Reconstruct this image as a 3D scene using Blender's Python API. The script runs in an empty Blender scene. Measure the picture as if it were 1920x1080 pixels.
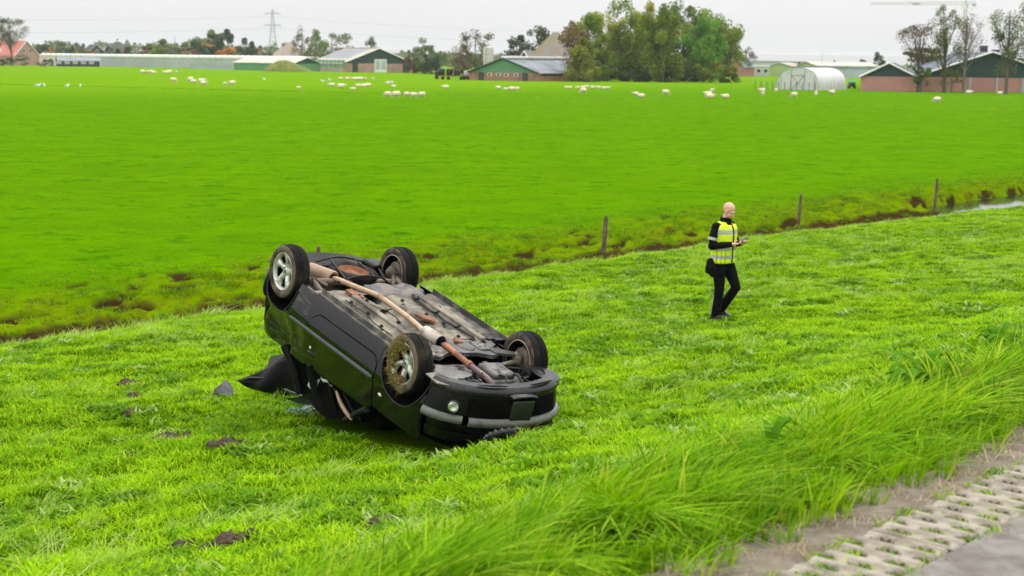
import bpy, bmesh, math, random
import numpy as np
from mathutils import Vector, Matrix, Euler
random.seed(7); RNG = np.random.default_rng(11)
sc = bpy.context.scene
COL = sc.collection
# ------------------------------------------------------------------ camera
CAMZ, FPX, HY, ROLL = 4.75, 2800.0, 112.0, math.radians(0.7)
PITCH = math.atan((540 - HY) / FPX)
cam = bpy.data.cameras.new('camera'); camo = bpy.data.objects.new('camera', cam); COL.objects.link(camo)
cam.sensor_width = 36; cam.lens = 36 * FPX / 1920; cam.clip_end = 12000; cam.clip_start = 0.3
camo.matrix_world = (Matrix.Translation((0, 0, CAMZ)) @ Matrix.Rotation(math.pi/2 - PITCH, 4, 'X') @ Matrix.Rotation(ROLL, 4, 'Z'))
cam.dof.use_dof = True; cam.dof.focus_distance = 15.3; cam.dof.aperture_fstop = 3.0
sc.camera = camo
# ------------------------------------------------------------------ overcast sky
SUN_EL, SUN_AZ = math.radians(58), math.radians(35)
w = bpy.data.worlds.new('World'); sc.world = w; w.use_nodes = True
nt = w.node_tree; nt.nodes.clear()
sky = nt.nodes.new('ShaderNodeTexSky'); sky.sky_type = 'NISHITA'; sky.sun_disc = False
sky.sun_elevation = SUN_EL; sky.sun_rotation = SUN_AZ; sky.dust_density = 4.0; sky.air_density = 1.0
hsv = nt.nodes.new('ShaderNodeHueSaturation'); hsv.inputs['Saturation'].default_value = 0.06
mx = nt.nodes.new('ShaderNodeMixRGB'); mx.inputs['Fac'].default_value = 0.82
# the cloud deck itself: an even overcast grey, a little lighter overhead (as overcast skies are), drifting softly
tc = nt.nodes.new('ShaderNodeTexCoord'); sp = nt.nodes.new('ShaderNodeSeparateXYZ')
mr = nt.nodes.new('ShaderNodeMapRange'); mr.inputs['From Min'].default_value = 0.0; mr.inputs['From Max'].default_value = 1.0
mr.inputs['To Min'].default_value = 9.6; mr.inputs['To Max'].default_value = 28.8     # an overcast sky is three times as bright overhead as at the horizon
no = nt.nodes.new('ShaderNodeTexNoise'); no.inputs['Scale'].default_value = 3.0; no.inputs['Detail'].default_value = 4
m2 = nt.nodes.new('ShaderNodeMapRange'); m2.inputs['To Min'].default_value = 0.95; m2.inputs['To Max'].default_value = 1.05
mu = nt.nodes.new('ShaderNodeMath'); mu.operation = 'MULTIPLY'
cc = nt.nodes.new('ShaderNodeVectorMath'); cc.operation = 'SCALE'; cc.inputs[0].default_value = (1.0, 1.0, 0.995)
bg = nt.nodes.new('ShaderNodeBackground'); bg.inputs['Strength'].default_value = 0.1
out = nt.nodes.new('ShaderNodeOutputWorld')
L = nt.links.new
L(tc.outputs['Generated'], sp.inputs[0]); L(sp.outputs['Z'], mr.inputs['Value']); L(tc.outputs['Generated'], no.inputs['Vector'])
L(no.outputs['Fac'], m2.inputs['Value']); L(mr.outputs[0], mu.inputs[0]); L(m2.outputs[0], mu.inputs[1]); L(mu.outputs[0], cc.inputs['Scale'])
L(sky.outputs[0], hsv.inputs['Color']); L(hsv.outputs[0], mx.inputs['Color1']); L(cc.outputs[0], mx.inputs['Color2'])
L(mx.outputs[0], bg.inputs['Color']); L(bg.outputs[0], out.inputs[0])
sd = bpy.data.lights.new('sun', 'SUN'); sd.energy = 1.5; sd.angle = math.radians(22); sd.color = (1.0, 0.97, 0.92)
so = bpy.data.objects.new('sun', sd); COL.objects.link(so)
_d = Vector((math.sin(SUN_AZ)*math.cos(SUN_EL), math.cos(SUN_AZ)*math.cos(SUN_EL), math.sin(SUN_EL)))
so.rotation_euler = _d.to_track_quat('Z', 'Y').to_euler()
sc.view_settings.view_transform = 'Standard'; sc.view_settings.look = 'None'; sc.view_settings.gamma = 1
sc.view_settings.exposure = 0.0; sc.view_settings.use_curve_mapping = False
sc.cycles.max_bounces = 8; sc.cycles.transparent_max_bounces = 16; sc.cycles.use_denoising = True

# ------------------------------------------------------------------ helpers
_cm = camo.matrix_world.to_3x3()
def ray(px, py):
    return _cm @ Vector(((px-960)/FPX, -(py-540)/FPX, -1.0))
def at(px, py, z=0.0):
    d = ray(px, py); k = (z - CAMZ) / d.z
    return Vector((d.x*k, d.y*k, z))
def at_depth(px, py, y):
    d = ray(px, py); k = y / d.y
    return Vector((d.x*k, y, CAMZ + d.z*k))
def ppm(p):                       # photograph pixels per metre at a place
    return FPX / max(1, p.y)
def tag(o, label=None, cat=None, group=None, kind=None):
    if label: o['label'] = label
    if cat: o['category'] = cat
    if group: o['group'] = group
    if kind: o['kind'] = kind
    return o
def link(name, me, parent=None, loc=None, rot=None):
    o = bpy.data.objects.new(name, me); COL.objects.link(o)
    if parent: o.parent = parent
    if loc is not None: o.location = loc
    if rot is not None: o.rotation_euler = rot
    return o
def empty(name, loc=(0,0,0), rot=(0,0,0)):
    o = bpy.data.objects.new(name, None); COL.objects.link(o); o.location = loc; o.rotation_euler = rot
    o.empty_display_size = 0.2
    return o
def copy_tree(o, parent=None):
    c = o.copy(); COL.objects.link(c)
    if parent: c.parent = parent
    for ch in list(o.children): copy_tree(ch, c)
    return c
class MB:
    """collects shapes, then becomes ONE mesh object"""
    def __init__(s): s.v=[]; s.f=[]; s.m=[]; s.sm=[]
    def add(s, v, f, mi=0, M=None, smooth=False):
        o=len(s.v)
        s.v += [tuple(M @ Vector(p)) if M is not None else tuple(p) for p in v]
        s.f += [tuple(i+o for i in q) for q in f]; s.m += [mi]*len(f); s.sm += [smooth]*len(f)
        return s
    def box(s, c, d, mi=0, M=None, b=0.0):
        x,y,z=c; a,e,h=d[0]/2,d[1]/2,d[2]/2
        if b<=0:
            v=[(x+i*a,y+j*e,z+k*h) for k in (-1,1) for j in (-1,1) for i in (-1,1)]
            f=[(0,2,3,1),(4,5,7,6),(0,1,5,4),(2,6,7,3),(0,4,6,2),(1,3,7,5)]
            return s.add(v,f,mi,M)
        bm=bmesh.new(); bmesh.ops.create_cube(bm,size=1)
        for q in bm.verts: q.co=Vector((x+q.co.x*2*a,y+q.co.y*2*e,z+q.co.z*2*h))
        bmesh.ops.bevel(bm,geom=bm.edges[:],offset=b,segments=2,affect='EDGES',profile=.5)
        return s.bm(bm,mi,M)
    def bm(s,bm,mi=0,M=None,smooth=True):
        bm.verts.ensure_lookup_table(); bm.verts.index_update()
        v=[q.co.copy() for q in bm.verts]; f=[[q.index for q in p.verts] for p in bm.faces]; bm.free()
        return s.add(v,f,mi,M,smooth)
    def tube(s, pts, r, n=8, mi=0, caps=True, smooth=True, M=None):
        pts=[Vector(p) for p in pts]; R=r if hasattr(r,'__len__') else [r]*len(pts)
        v=[];f=[]; ref=None
        for i,p in enumerate(pts):
            t=(pts[min(i+1,len(pts)-1)]-pts[max(i-1,0)])
            t=t.normalized() if t.length>1e-9 else Vector((0,0,1))
            if ref is None:
                ref=Vector((0,0,1)) if abs(t.z)<.9 else Vector((1,0,0))
            a=(ref-t*ref.dot(t)).normalized(); b=t.cross(a); ref=a
            for k in range(n):
                g=2*math.pi*k/n; v.append(p+a*(R[i]*math.cos(g))+b*(R[i]*math.sin(g)))
        for i in range(len(pts)-1):
            for k in range(n):
                k2=(k+1)%n; f.append((i*n+k,i*n+k2,(i+1)*n+k2,(i+1)*n+k))
        s.add(v,f,mi,M,smooth)
        if caps:
            o=len(v); s.add(v[:n],[tuple(reversed(range(n)))],mi,M); s.add(v[-n:],[tuple(range(n))],mi,M)
        return s
    def lathe(s, prof, n=24, mi=0, M=None, smooth=True, a0=0, a1=2*math.pi):
        """prof: (r, h) pairs turned about local Z"""
        full=abs(a1-a0-2*math.pi)<1e-6; m=n if full else n+1
        v=[(r*math.cos(a0+(a1-a0)*k/n),r*math.sin(a0+(a1-a0)*k/n),h) for r,h in prof for k in range(m)]
        f=[]
        for i in range(len(prof)-1):
            for k in range(n):
                k2=(k+1)%m; f.append((i*m+k,i*m+k2,(i+1)*m+k2,(i+1)*m+k))
        return s.add(v,f,mi,M,smooth)
    def prism(s, poly, h0, h1, mi=0, M=None):
        """polygon in XY extruded along Z"""
        n=len(poly); v=[(x,y,h0) for x,y in poly]+[(x,y,h1) for x,y in poly]
        f=[tuple(reversed(range(n))),tuple(range(n,2*n))]+[(i,(i+1)%n,n+(i+1)%n,n+i) for i in range(n)]
        return s.add(v,f,mi,M)
    def grid(s, fn, nu, nv, mi=0, M=None, smooth=True):
        v=[fn(i/nu,j/nv) for i in range(nu+1) for j in range(nv+1)]
        f=[(i*(nv+1)+j,(i+1)*(nv+1)+j,(i+1)*(nv+1)+j+1,i*(nv+1)+j+1) for i in range(nu) for j in range(nv)]
        return s.add(v,f,mi,M,smooth)
    def ell(s, c, r, n=12, m=8, mi=0, M=None, lump=0, seed=0):
        rr=random.Random(seed); v=[];f=[]
        for i in range(m+1):
            th=math.pi*i/m
            for k in range(n):
                g=2*math.pi*k/n; q=1+lump*(rr.random()-.5)
                v.append((c[0]+r[0]*q*math.sin(th)*math.cos(g),c[1]+r[1]*q*math.sin(th)*math.sin(g),c[2]+r[2]*q*math.cos(th)))
        for i in range(m):
            for k in range(n):
                k2=(k+1)%n; f.append((i*n+k,(i+1)*n+k,(i+1)*n+k2,i*n+k2))
        return s.add(v,f,mi,M,True)
    def mesh(s, name, mats):
        me=bpy.data.meshes.new(name); me.from_pydata(s.v,[],s.f)
        for m in (mats if isinstance(mats,(list,tuple)) else [mats]): me.materials.append(m)
        me.polygons.foreach_set('material_index',s.m); me.polygons.foreach_set('use_smooth',s.sm)
        me.update(); return me
    def build(s, name, mats, parent=None, loc=None, rot=None):
        return link(name, s.mesh(name,mats), parent, loc, rot)
def bake(o, *mods):
    """apply modifiers given as (type, {settings})"""
    for i,(ty,kw) in enumerate(mods):
        m=o.modifiers.new('m%d'%i,ty)
        for k,vv in kw.items(): setattr(m,k,vv)
    dg=bpy.context.evaluated_depsgraph_get(); me=bpy.data.meshes.new_from_object(o.evaluated_get(dg))
    old=o.data; o.modifiers.clear(); o.data=me; me.name=old.name; bpy.data.meshes.remove(old)
    return o
def hash2(ix,iy,seed):
    h=np.sin(ix*127.1+iy*311.7+seed*74.7)*43758.5453
    return h-np.floor(h)
def vnoise(x,y,seed=0):
    x=np.asarray(x,float); y=np.asarray(y,float)
    ix=np.floor(x); iy=np.floor(y); fx=x-ix; fy=y-iy; fx=fx*fx*(3-2*fx); fy=fy*fy*(3-2*fy)
    a=hash2(ix,iy,seed); b=hash2(ix+1,iy,seed); c=hash2(ix,iy+1,seed); d=hash2(ix+1,iy+1,seed)
    return (a*(1-fx)+b*fx)*(1-fy)+(c*(1-fx)+d*fx)*fy
def fbm(x,y,oct=3,seed=0):
    t=0; a=.5
    for i in range(oct): t=t+a*vnoise(x,y,seed+i*3); x=np.asarray(x)*2.03; y=np.asarray(y)*2.03; a*=.5
    return t/(1-.5**oct)

# ------------------------------------------------------------------ materials
def new_mat(name):
    m=bpy.data.materials.new(name); m.use_nodes=True; t=m.node_tree
    return m,t,t.nodes['Principled BSDF']
def ramp(t, fac, stops):
    r=t.nodes.new('ShaderNodeValToRGB'); e=r.color_ramp.elements
    while len(e)<len(stops): e.new(.5)
    for q,(p,c) in zip(e,stops): q.position=p; q.color=(*c,1) if len(c)==3 else c
    t.links.new(fac,r.inputs[0]); return r.outputs[0]
def noise(t, scale, detail=4, rough=.55, coord='Object', dist=0, vec=None):
    if vec is None:
        c=t.nodes.new('ShaderNodeTexCoord'); vec=c.outputs[coord]
    n=t.nodes.new('ShaderNodeTexNoise'); n.inputs['Scale'].default_value=scale; n.inputs['Detail'].default_value=detail
    n.inputs['Roughness'].default_value=rough; n.inputs['Distortion'].default_value=dist
    t.links.new(vec,n.inputs['Vector']); return n.outputs['Fac']
def mixc(t, fac, a, b, mode='MIX'):
    m=t.nodes.new('ShaderNodeMixRGB'); m.blend_type=mode
    for s,q in ((m.inputs[0],fac),(m.inputs[1],a),(m.inputs[2],b)):
        if hasattr(q,'links') or hasattr(q,'is_linked'): t.links.new(q,s)
        elif isinstance(q,(int,float)): s.default_value=q
        else: s.default_value=(*q,1)
    return m.outputs[0]
def mat(name, col, rough=.6, metal=0, var=.15, scale=6, bump=0, bscale=40, dirt=None, dirt_amt=.5, dscale=3, spec=.5, coat=0, coord='Object', rvar=0):
    m,t,b=new_mat(name)
    lo=[max(0,c*(1-var)) for c in col]; hi=[min(1,c*(1+var)) for c in col]
    c=ramp(t,noise(t,scale,5,coord=coord),[(.3,lo),(.7,hi)])
    rr=None
    if dirt is not None:
        fac=ramp(t,noise(t,dscale,7,.65,coord=coord,dist=.4),[(.62-.35*dirt_amt,(0,0,0)),(.80-.35*dirt_amt,(1,1,1))])
        c=mixc(t,fac,c,dirt)
        rr=mixc(t,fac,(rough,)*3,(.9,)*3)
    t.links.new(c,b.inputs['Base Color'])
    if rr is not None: t.links.new(rr,b.inputs['Roughness'])
    elif rvar: t.links.new(ramp(t,noise(t,scale*1.7,4,coord=coord),[(.3,(max(0,rough-rvar),)*3),(.7,(min(1,rough+rvar),)*3)]),b.inputs['Roughness'])
    else: b.inputs['Roughness'].default_value=rough
    b.inputs['Metallic'].default_value=metal; b.inputs['Specular IOR Level'].default_value=spec
    if coat: b.inputs['Coat Weight'].default_value=coat; b.inputs['Coat Roughness'].default_value=.06
    if bump:
        bn=t.nodes.new('ShaderNodeBump'); bn.inputs['Strength'].default_value=bump; bn.inputs['Distance'].default_value=.02
        t.links.new(noise(t,bscale,4,coord=coord),bn.inputs['Height']); t.links.new(bn.outputs[0],b.inputs['Normal'])
    return m
# ------------------------------------------------------------------ the lie of the land: a dike, its ditch, the polder
NX, NY, DX, DY = -0.743, 0.669, 0.669, 0.743        # s runs away from the road towards the field, t runs along the road
def st(x, y): return NX*x+NY*y, DX*x+DY*y
def xy(s, t):
    k=1/(NX*DY-NY*DX); return (s*DY-t*NY)*k, (NX*t-DX*s)*k
PS=[-60,-14,-6,-3.2,2.92,3.02,3.4,4.2,5.2,7.0,9.3,11.5,13,17,20.2,21.0,21.5,22.0,22.6,23.1,23.42,23.66,25.2,27.5,31,60]
PZ=[0,0,1.6,2.68,2.70,2.738,2.70,2.50,2.22,1.70,1.15,.92,.78,.54,.37,.25,-.1,-.42,-.55,-.52,-.40,-.07,-.02,.02,0,0]
def pit(s, t):
    """hoof-trodden hollows in the bank of the ditch"""
    v=vnoise(s*2.5,t*1.7,91)*.62+vnoise(s*5.6,t*4.1,93)*.38; lo=fbm(s*.30,t*.16,2,95)
    m=np.clip((s-23.6)/.5,0,1)*np.clip((28.8-s)/3.2,0,1)
    return np.clip((v-.70+.22*(lo-.5)+.10*m)/.075,0,1)*(m>0)*np.clip(m*2.2,0,1)
def zg(s, t):
    s=np.asarray(s,float); t=np.asarray(t,float)
    z=np.interp(s,PS,PZ)
    ed=np.clip((t-34)/18,0,1)                       # the near bank sinks further along, the water shows there
    z=z-ed*.42*np.exp(-((s-21.2)/1.5)**2)*(s<21.9)
    dike=np.clip((s-3.4)/1.2,0,1)*np.clip((21.6-s)/.8,0,1)
    z=z+dike*((fbm(s*.9,t*.9,3,1)-.5)*.16+(fbm(s*3.1,t*3.1,2,5)-.5)*.085)
    z=z-np.clip((t-46)/6,0,1)*.6*np.clip((s-22.6)/.5,0,1)*np.clip((25.3-s)/.5,0,1)
    bank=np.clip((s-23.45)/.4,0,1)*np.clip((28.2-s)/2.6,0,1)
    z=z-pit(s,t)*.17
    z=z+bank*((fbm(s*1.7,t*1.1,3,9)-.45)*.34+(fbm(s*4.2,t*3.0,2,12)-.5)*.24)
    fld=np.clip((s-26)/3,0,1)
    return z+fld*(fbm(s*.12,t*.12,2,21)-.5)*.12
def ground_at(x, y):
    s,t=st(x,y); return float(zg(s,t))
def hit(px, py):
    """where the photograph's pixel meets the ground"""
    d=ray(px,py); k=5.0
    while k<4000:
        p=Vector((0,0,CAMZ))+d*k
        if p.z<ground_at(p.x,p.y): break
        k*=1.004
    lo,hi=k/1.004,k
    for _ in range(18):
        m=(lo+hi)/2; p=Vector((0,0,CAMZ))+d*m
        if p.z<ground_at(p.x,p.y): hi=m
        else: lo=m
    return Vector((0,0,CAMZ))+d*hi
GRASS_FIELD=((.070,.186,.0003),(.112,.258,.0004)); GRASS_DIKE=((.030,.070,.001),(.060,.115,.002))  # dike tone: dark soil under grass, lowered further as painted shade between tufts
def ground_mat():
    m,t,b=new_mat('polder_ground'); N=t.nodes.new; L=t.links.new
    g=N('ShaderNodeTexCoord').outputs['Object']
    def dot(v):
        q=N('ShaderNodeVectorMath'); q.operation='DOT_PRODUCT'; L(g,q.inputs[0]); q.inputs[1].default_value=v; return q.outputs['Value']
    S=dot((NX,NY,0))
    def wob(scale,amp):
        n=noise(t,scale,5,vec=g); q=N('ShaderNodeMath'); q.operation='MULTIPLY_ADD'; L(n,q.inputs[0]); q.inputs[1].default_value=amp; q.inputs[2].default_value=-amp/2
        a=N('ShaderNodeMath'); a.operation='ADD'; L(S,a.inputs[0]); L(q.outputs[0],a.inputs[1]); return a.outputs[0]
    def step(v,a,c):
        q=N('ShaderNodeMapRange'); q.interpolation_type='SMOOTHSTEP'; L(v,q.inputs['Value']); q.inputs['From Min'].default_value=a; q.inputs['From Max'].default_value=c; return q.outputs[0]
    # field grass: fine mottling, broad drifts, dark tufts and a few brown specks
    f1=ramp(t,noise(t,.9,9,.72,vec=g),[(.30,GRASS_FIELD[0]),(.68,GRASS_FIELD[1])])
    f1=mixc(t,ramp(t,noise(t,.06,4,vec=g),[(.42,(0,0,0)),(.62,(.55,.55,.55))]),f1,(.090,.222,.0005))
    f1=mixc(t,ramp(t,noise(t,.75,8,.74,vec=g),[(.535,(0,0,0)),(.62,(.9,.9,.9))]),f1,(.030,.125,.0010))
    f1=mixc(t,ramp(t,noise(t,.45,6,.7,vec=g,dist=.5),[(.53,(0,0,0)),(.68,(.55,.55,.55))]),f1,(.066,.175,.0005))
    f1=mixc(t,ramp(t,noise(t,2.3,6,.7,vec=g),[(.675,(0,0,0)),(.73,(.8,.8,.8))]),f1,(.20,.19,.01))
    f1=mixc(t,ramp(t,noise(t,.21,6,.7,vec=g),[(.46,(0,0,0)),(.60,(.5,.5,.5))]),f1,(.064,.168,.0004))
    f1=mixc(t,1.0,f1,ramp(t,noise(t,5,9,.85,vec=g),[(.36,(.70,.74,.7)),(.60,(1.06,1.05,1))]),'MULTIPLY')
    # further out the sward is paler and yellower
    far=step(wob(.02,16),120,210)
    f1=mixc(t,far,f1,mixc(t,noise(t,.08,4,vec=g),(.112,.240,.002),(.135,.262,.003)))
    d1=ramp(t,noise(t,2.2,7,.7,vec=g),[(.32,GRASS_DIKE[0]),(.68,GRASS_DIKE[1])])
    bk=ramp(t,noise(t,1.9,8,.74,vec=g,dist=.3),[(.36,(.095,.075,.004)),(.44,(.128,.175,.0012)),(.56,(.130,.220,.0008)),(.68,(.085,.195,.0006))])
    ap=N('ShaderNodeAttribute'); ap.attribute_name='pit'
    soilc=mixc(t,noise(t,9,5,vec=g),(.016,.010,.004),(.062,.038,.012))
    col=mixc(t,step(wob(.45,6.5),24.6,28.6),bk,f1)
    mud=step(wob(2.5,.35),23.80,23.6)
    col=mixc(t,mud,col,mixc(t,noise(t,7,4,vec=g),(.022,.014,.006),(.075,.045,.014)))
    col=mixc(t,ramp(t,ap.outputs['Fac'],[(.15,(0,0,0)),(.75,(1,1,1))]),col,soilc)
    col=mixc(t,step(wob(1.5,.5),21.0,21.4),d1,col)
    soil=ramp(t,noise(t,5,8,.7,vec=g),[(.3,(.12,.095,.070)),(.55,(.235,.20,.155)),(.75,(.33,.29,.23))])
    col=mixc(t,step(wob(4,.35),3.50,3.75),soil,col)
    L(col,b.inputs['Base Color']); b.inputs['Roughness'].default_value=1; b.inputs['Specular IOR Level'].default_value=0
    bn=N('ShaderNodeBump'); bn.inputs['Strength'].default_value=.7; bn.inputs['Distance'].default_value=.12
    L(noise(t,2.6,9,.75,vec=g),bn.inputs['Height']); L(bn.outputs[0],b.inputs['Normal'])
    return m
def axis(lo,hi,step,a,c):
    mid=np.arange(lo,hi+1e-6,step); lo_,hi_=[],[]
    d=step; x=lo
    while x>a: d*=1.18; x-=d; lo_.append(x)
    d=step; x=hi
    while x<c: d*=1.12; x+=d; hi_.append(x)
    return np.concatenate([lo_[::-1],mid,hi_])
SA=axis(2.60,29.4,.16,-400,7000); TA=axis(-9,70,.22,-5000,7000)
SS,TT=np.meshgrid(SA,TA,indexing='ij'); GX,GY=xy(SS,TT); GZ=zg(SS,TT)
GZ=np.where((SS<2.95)&(SS>-3.4),2.69,GZ)
ni,nj=SS.shape; idx=np.arange(ni*nj).reshape(ni,nj)
F=np.stack([idx[:-1,:-1],idx[1:,:-1],idx[1:,1:],idx[:-1,1:]],-1).reshape(-1,4)
me=bpy.data.meshes.new('grass_ground'); me.vertices.add(ni*nj); me.vertices.foreach_set('co',np.stack([GX,GY,GZ],-1).ravel())
me.loops.add(F.size); me.loops.foreach_set('vertex_index',F[:,::-1].ravel() if False else F.ravel()); me.polygons.add(len(F)); me.polygons.foreach_set('loop_start',np.arange(len(F))*4)
me.update(calc_edges=True); me.validate()
bm=bmesh.new(); bm.from_mesh(me); 
if bm.faces and sum(f.normal.z for f in list(bm.faces)[:50])<0: bmesh.ops.reverse_faces(bm,faces=bm.faces)
bm.to_mesh(me); bm.free(); me.polygons.foreach_set('use_smooth',[True]*len(me.polygons))
_pa=me.attributes.new('pit','FLOAT','POINT'); _pa.data.foreach_set('value',pit(SS,TT).ravel())
me.materials.append(ground_mat()); tag(link('ground',me),kind='structure')
# --- ditch water
def strip(name,s0,s1,t0,t1,z,m,nt_=40):
    v=[];f=[]
    for i in range(nt_+1):
        t=t0+(t1-t0)*i/nt_
        for s in (s0,s1): x,y=xy(s,t); v.append((x,y,z))
    f=[(2*i,2*i+2,2*i+3,2*i+1) for i in range(nt_)]
    o=MB().add(v,f); ob=o.build(name,m); 
    bm=bmesh.new(); bm.from_mesh(ob.data); bmesh.ops.recalc_face_normals(bm,faces=bm.faces)
    if bm.faces[:][0].normal.z<0: bmesh.ops.reverse_faces(bm,faces=bm.faces)
    bm.to_mesh(ob.data); bm.free()
    return ob
m_water,t_,b_=new_mat('ditch_water'); b_.inputs['Base Color'].default_value=(.02,.026,.018,1); b_.inputs['Roughness'].default_value=.06; b_.inputs['IOR'].default_value=1.33
bn=t_.nodes.new('ShaderNodeBump'); bn.inputs['Strength'].default_value=.05; t_.links.new(noise(t_,3,3),bn.inputs['Height']); t_.links.new(bn.outputs[0],b_.inputs['Normal'])
tag(strip('water',21.5,25.8,-40,400,-.36,m_water),kind='structure')
# --- road: asphalt and its row of ridged concrete grass pavers
m_asph=mat('asphalt',(.225,.205,.180),.9,var=.18,scale=2,bump=.5,bscale=160,dirt=(.13,.112,.10),dirt_amt=.62,dscale=5)
tag(strip('road',-3.1,2.632,-30,80,2.75,m_asph),kind='structure')
m_conc=mat('paver_concrete',(.355,.310,.250),.9,var=.12,scale=7,bump=.4,bscale=90,dirt=(.20,.175,.13),dirt_amt=.62,dscale=6)
m_soil=mat('paver_soil',(.10,.075,.052),.95,var=.4,scale=25,bump=.5)
PW,PL=.375,.60
def paver_mesh():
    holes=[]
    for r in range(5):
        tc=.06+.12*r
        for sc_ in ((.095,.275) if r%2==0 else (.02,.185,.355)): holes.append((sc_,tc))
    nu,nv=36,80; v=[];f=[];mi=[]
    for i in range(nu+1):
        for j in range(nv+1):
            a=PW*i/nu; c=PL*j/nv
            d=abs((c+.06)%.12-.06); z=-.011*min(1,max(0,(d-.016)/.016))
            k=min(((a-h[0])/.056)**2+((c-h[1])/.031)**2 for h in holes)
            if k<1: z=-.012-.04*min(1,(1-k)*4)
            e=min(a,PW-a,c,PL-c)
            if e<.006: z-=.012
            v.append((a,c,z))
    for i in range(nu):
        for j in range(nv):
            q=(i*(nv+1)+j,(i+1)*(nv+1)+j,(i+1)*(nv+1)+j+1,i*(nv+1)+j+1)
            f.append(q); mi.append(1 if sum(v[p][2] for p in q)/4<-.026 else 0)
    mb=MB(); mb.add(v,f); mb.m=mi; mb.sm=[True]*len(f)
    return mb.mesh('grass_paver',[m_conc,m_soil]),holes
pv_me,PHOLES=paver_mesh()
strip_o=tag(strip('kerb_strip',2.632,3.03,-3,17,2.703,m_soil),kind='structure')
PAV=[]
ang=math.atan2(DY,DX)-math.pi/2
for i in range(30):
    t=-1.6+i*(PL+.008); x,y=xy(2.642,t)
    o=link('grass_paver',pv_me,strip_o,(x,y,2.757+random.uniform(-.006,.004)),(random.uniform(-.012,.012),random.uniform(-.01,.01),ang+random.uniform(-.012,.012)))
    o.scale=(-1,1,1) if False else (1,1,1); PAV.append((x,y,t))
# paver local +X must run away from the road (direction n): rotate so local Y = d, local X = n or -n
_rx=Vector((math.cos(ang),math.sin(ang))); 
if _rx.x*NX+_rx.y*NY<0:
    for o in strip_o.children: o.scale=(-1,1,1)
# ------------------------------------------------------------------ grass
def blade_mat(name, lo, hi, pale, trans=.35):
    m,t,b=new_mat(name); N=t.nodes.new; L=t.links.new
    ai=N('ShaderNodeAttribute'); ai.attribute_type='INSTANCER'; ai.attribute_name='tint'
    ab=N('ShaderNodeAttribute'); ab.attribute_name='bl'
    c=ramp(t,ai.outputs['Fac'],[(0,lo),(.75,hi),(1,pale)])
    c=mixc(t,ramp(t,ab.outputs['Fac'],[(0,(0,0,0)),(.84,(.04,.04,.04)),(.90,(.55,.55,.55)),(1,(.9,.9,.9))]),c,pale)
    b.inputs['Roughness'].default_value=.6; b.inputs['Specular IOR Level'].default_value=.04
    L(c,b.inputs['Base Color'])
    tr=N('ShaderNodeBsdfTranslucent'); L(mixc(t,.5,c,(.26,.48,.001)),tr.inputs['Color'])
    ms=N('ShaderNodeMixShader'); ms.inputs[0].default_value=trans
    L(b.outputs[0],ms.inputs[1]); L(tr.outputs[0],ms.inputs[2]); L(ms.outputs[0],t.nodes['Material Output'].inputs['Surface'])
    return m
def tuft_mesh(name, n, rad, h, wid, bend, seed, m, lean=(0,0), seg=3, dr=1.0):
    r=np.random.default_rng(seed); V=[];F=[];A=[]
    for i in range(n):
        q=rad*math.sqrt(r.random()); a=r.random()*6.283; bx,by=q*math.cos(a),q*math.sin(a)
        hh=r.uniform(*h); wd=wid*r.uniform(.7,1.3); yaw=r.random()*6.283
        ld=np.array([math.cos(yaw),math.sin(yaw)])*r.uniform(.3,1)*bend+np.array(lean)*r.uniform(.6,1.3)
        sx,sy=-math.sin(yaw+r.uniform(-.6,.6)),math.cos(yaw); bl=r.random(); o=len(V)
        droop=min(1.55,dr*r.uniform(.1,.5)*np.linalg.norm(ld))
        for k in range(seg+1):
            f=k/seg; cx=bx+ld[0]*hh*f*f; cy=by+ld[1]*hh*f*f; cz=hh*(f-droop*f*f*f*.6); ww=wd*(1-f**1.8)*.5
            if k==seg: V.append((cx,cy,cz)); A.append(bl)
            else: V+= [(cx-sx*ww,cy-sy*ww,cz),(cx+sx*ww,cy+sy*ww,cz)]; A+=[bl,bl]
        for k in range(seg-1): F.append((o+2*k,o+2*k+1,o+2*k+3,o+2*k+2))
        F.append((o+2*seg-2,o+2*seg-1,o+2*seg))
    me=bpy.data.meshes.new(name); me.from_pydata(V,[],F); at_=me.attributes.new('bl','FLOAT','POINT'); at_.data.foreach_set('value',A)
    me.materials.append(m); me.polygons.foreach_set('use_smooth',[True]*len(F)); return me
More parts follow.
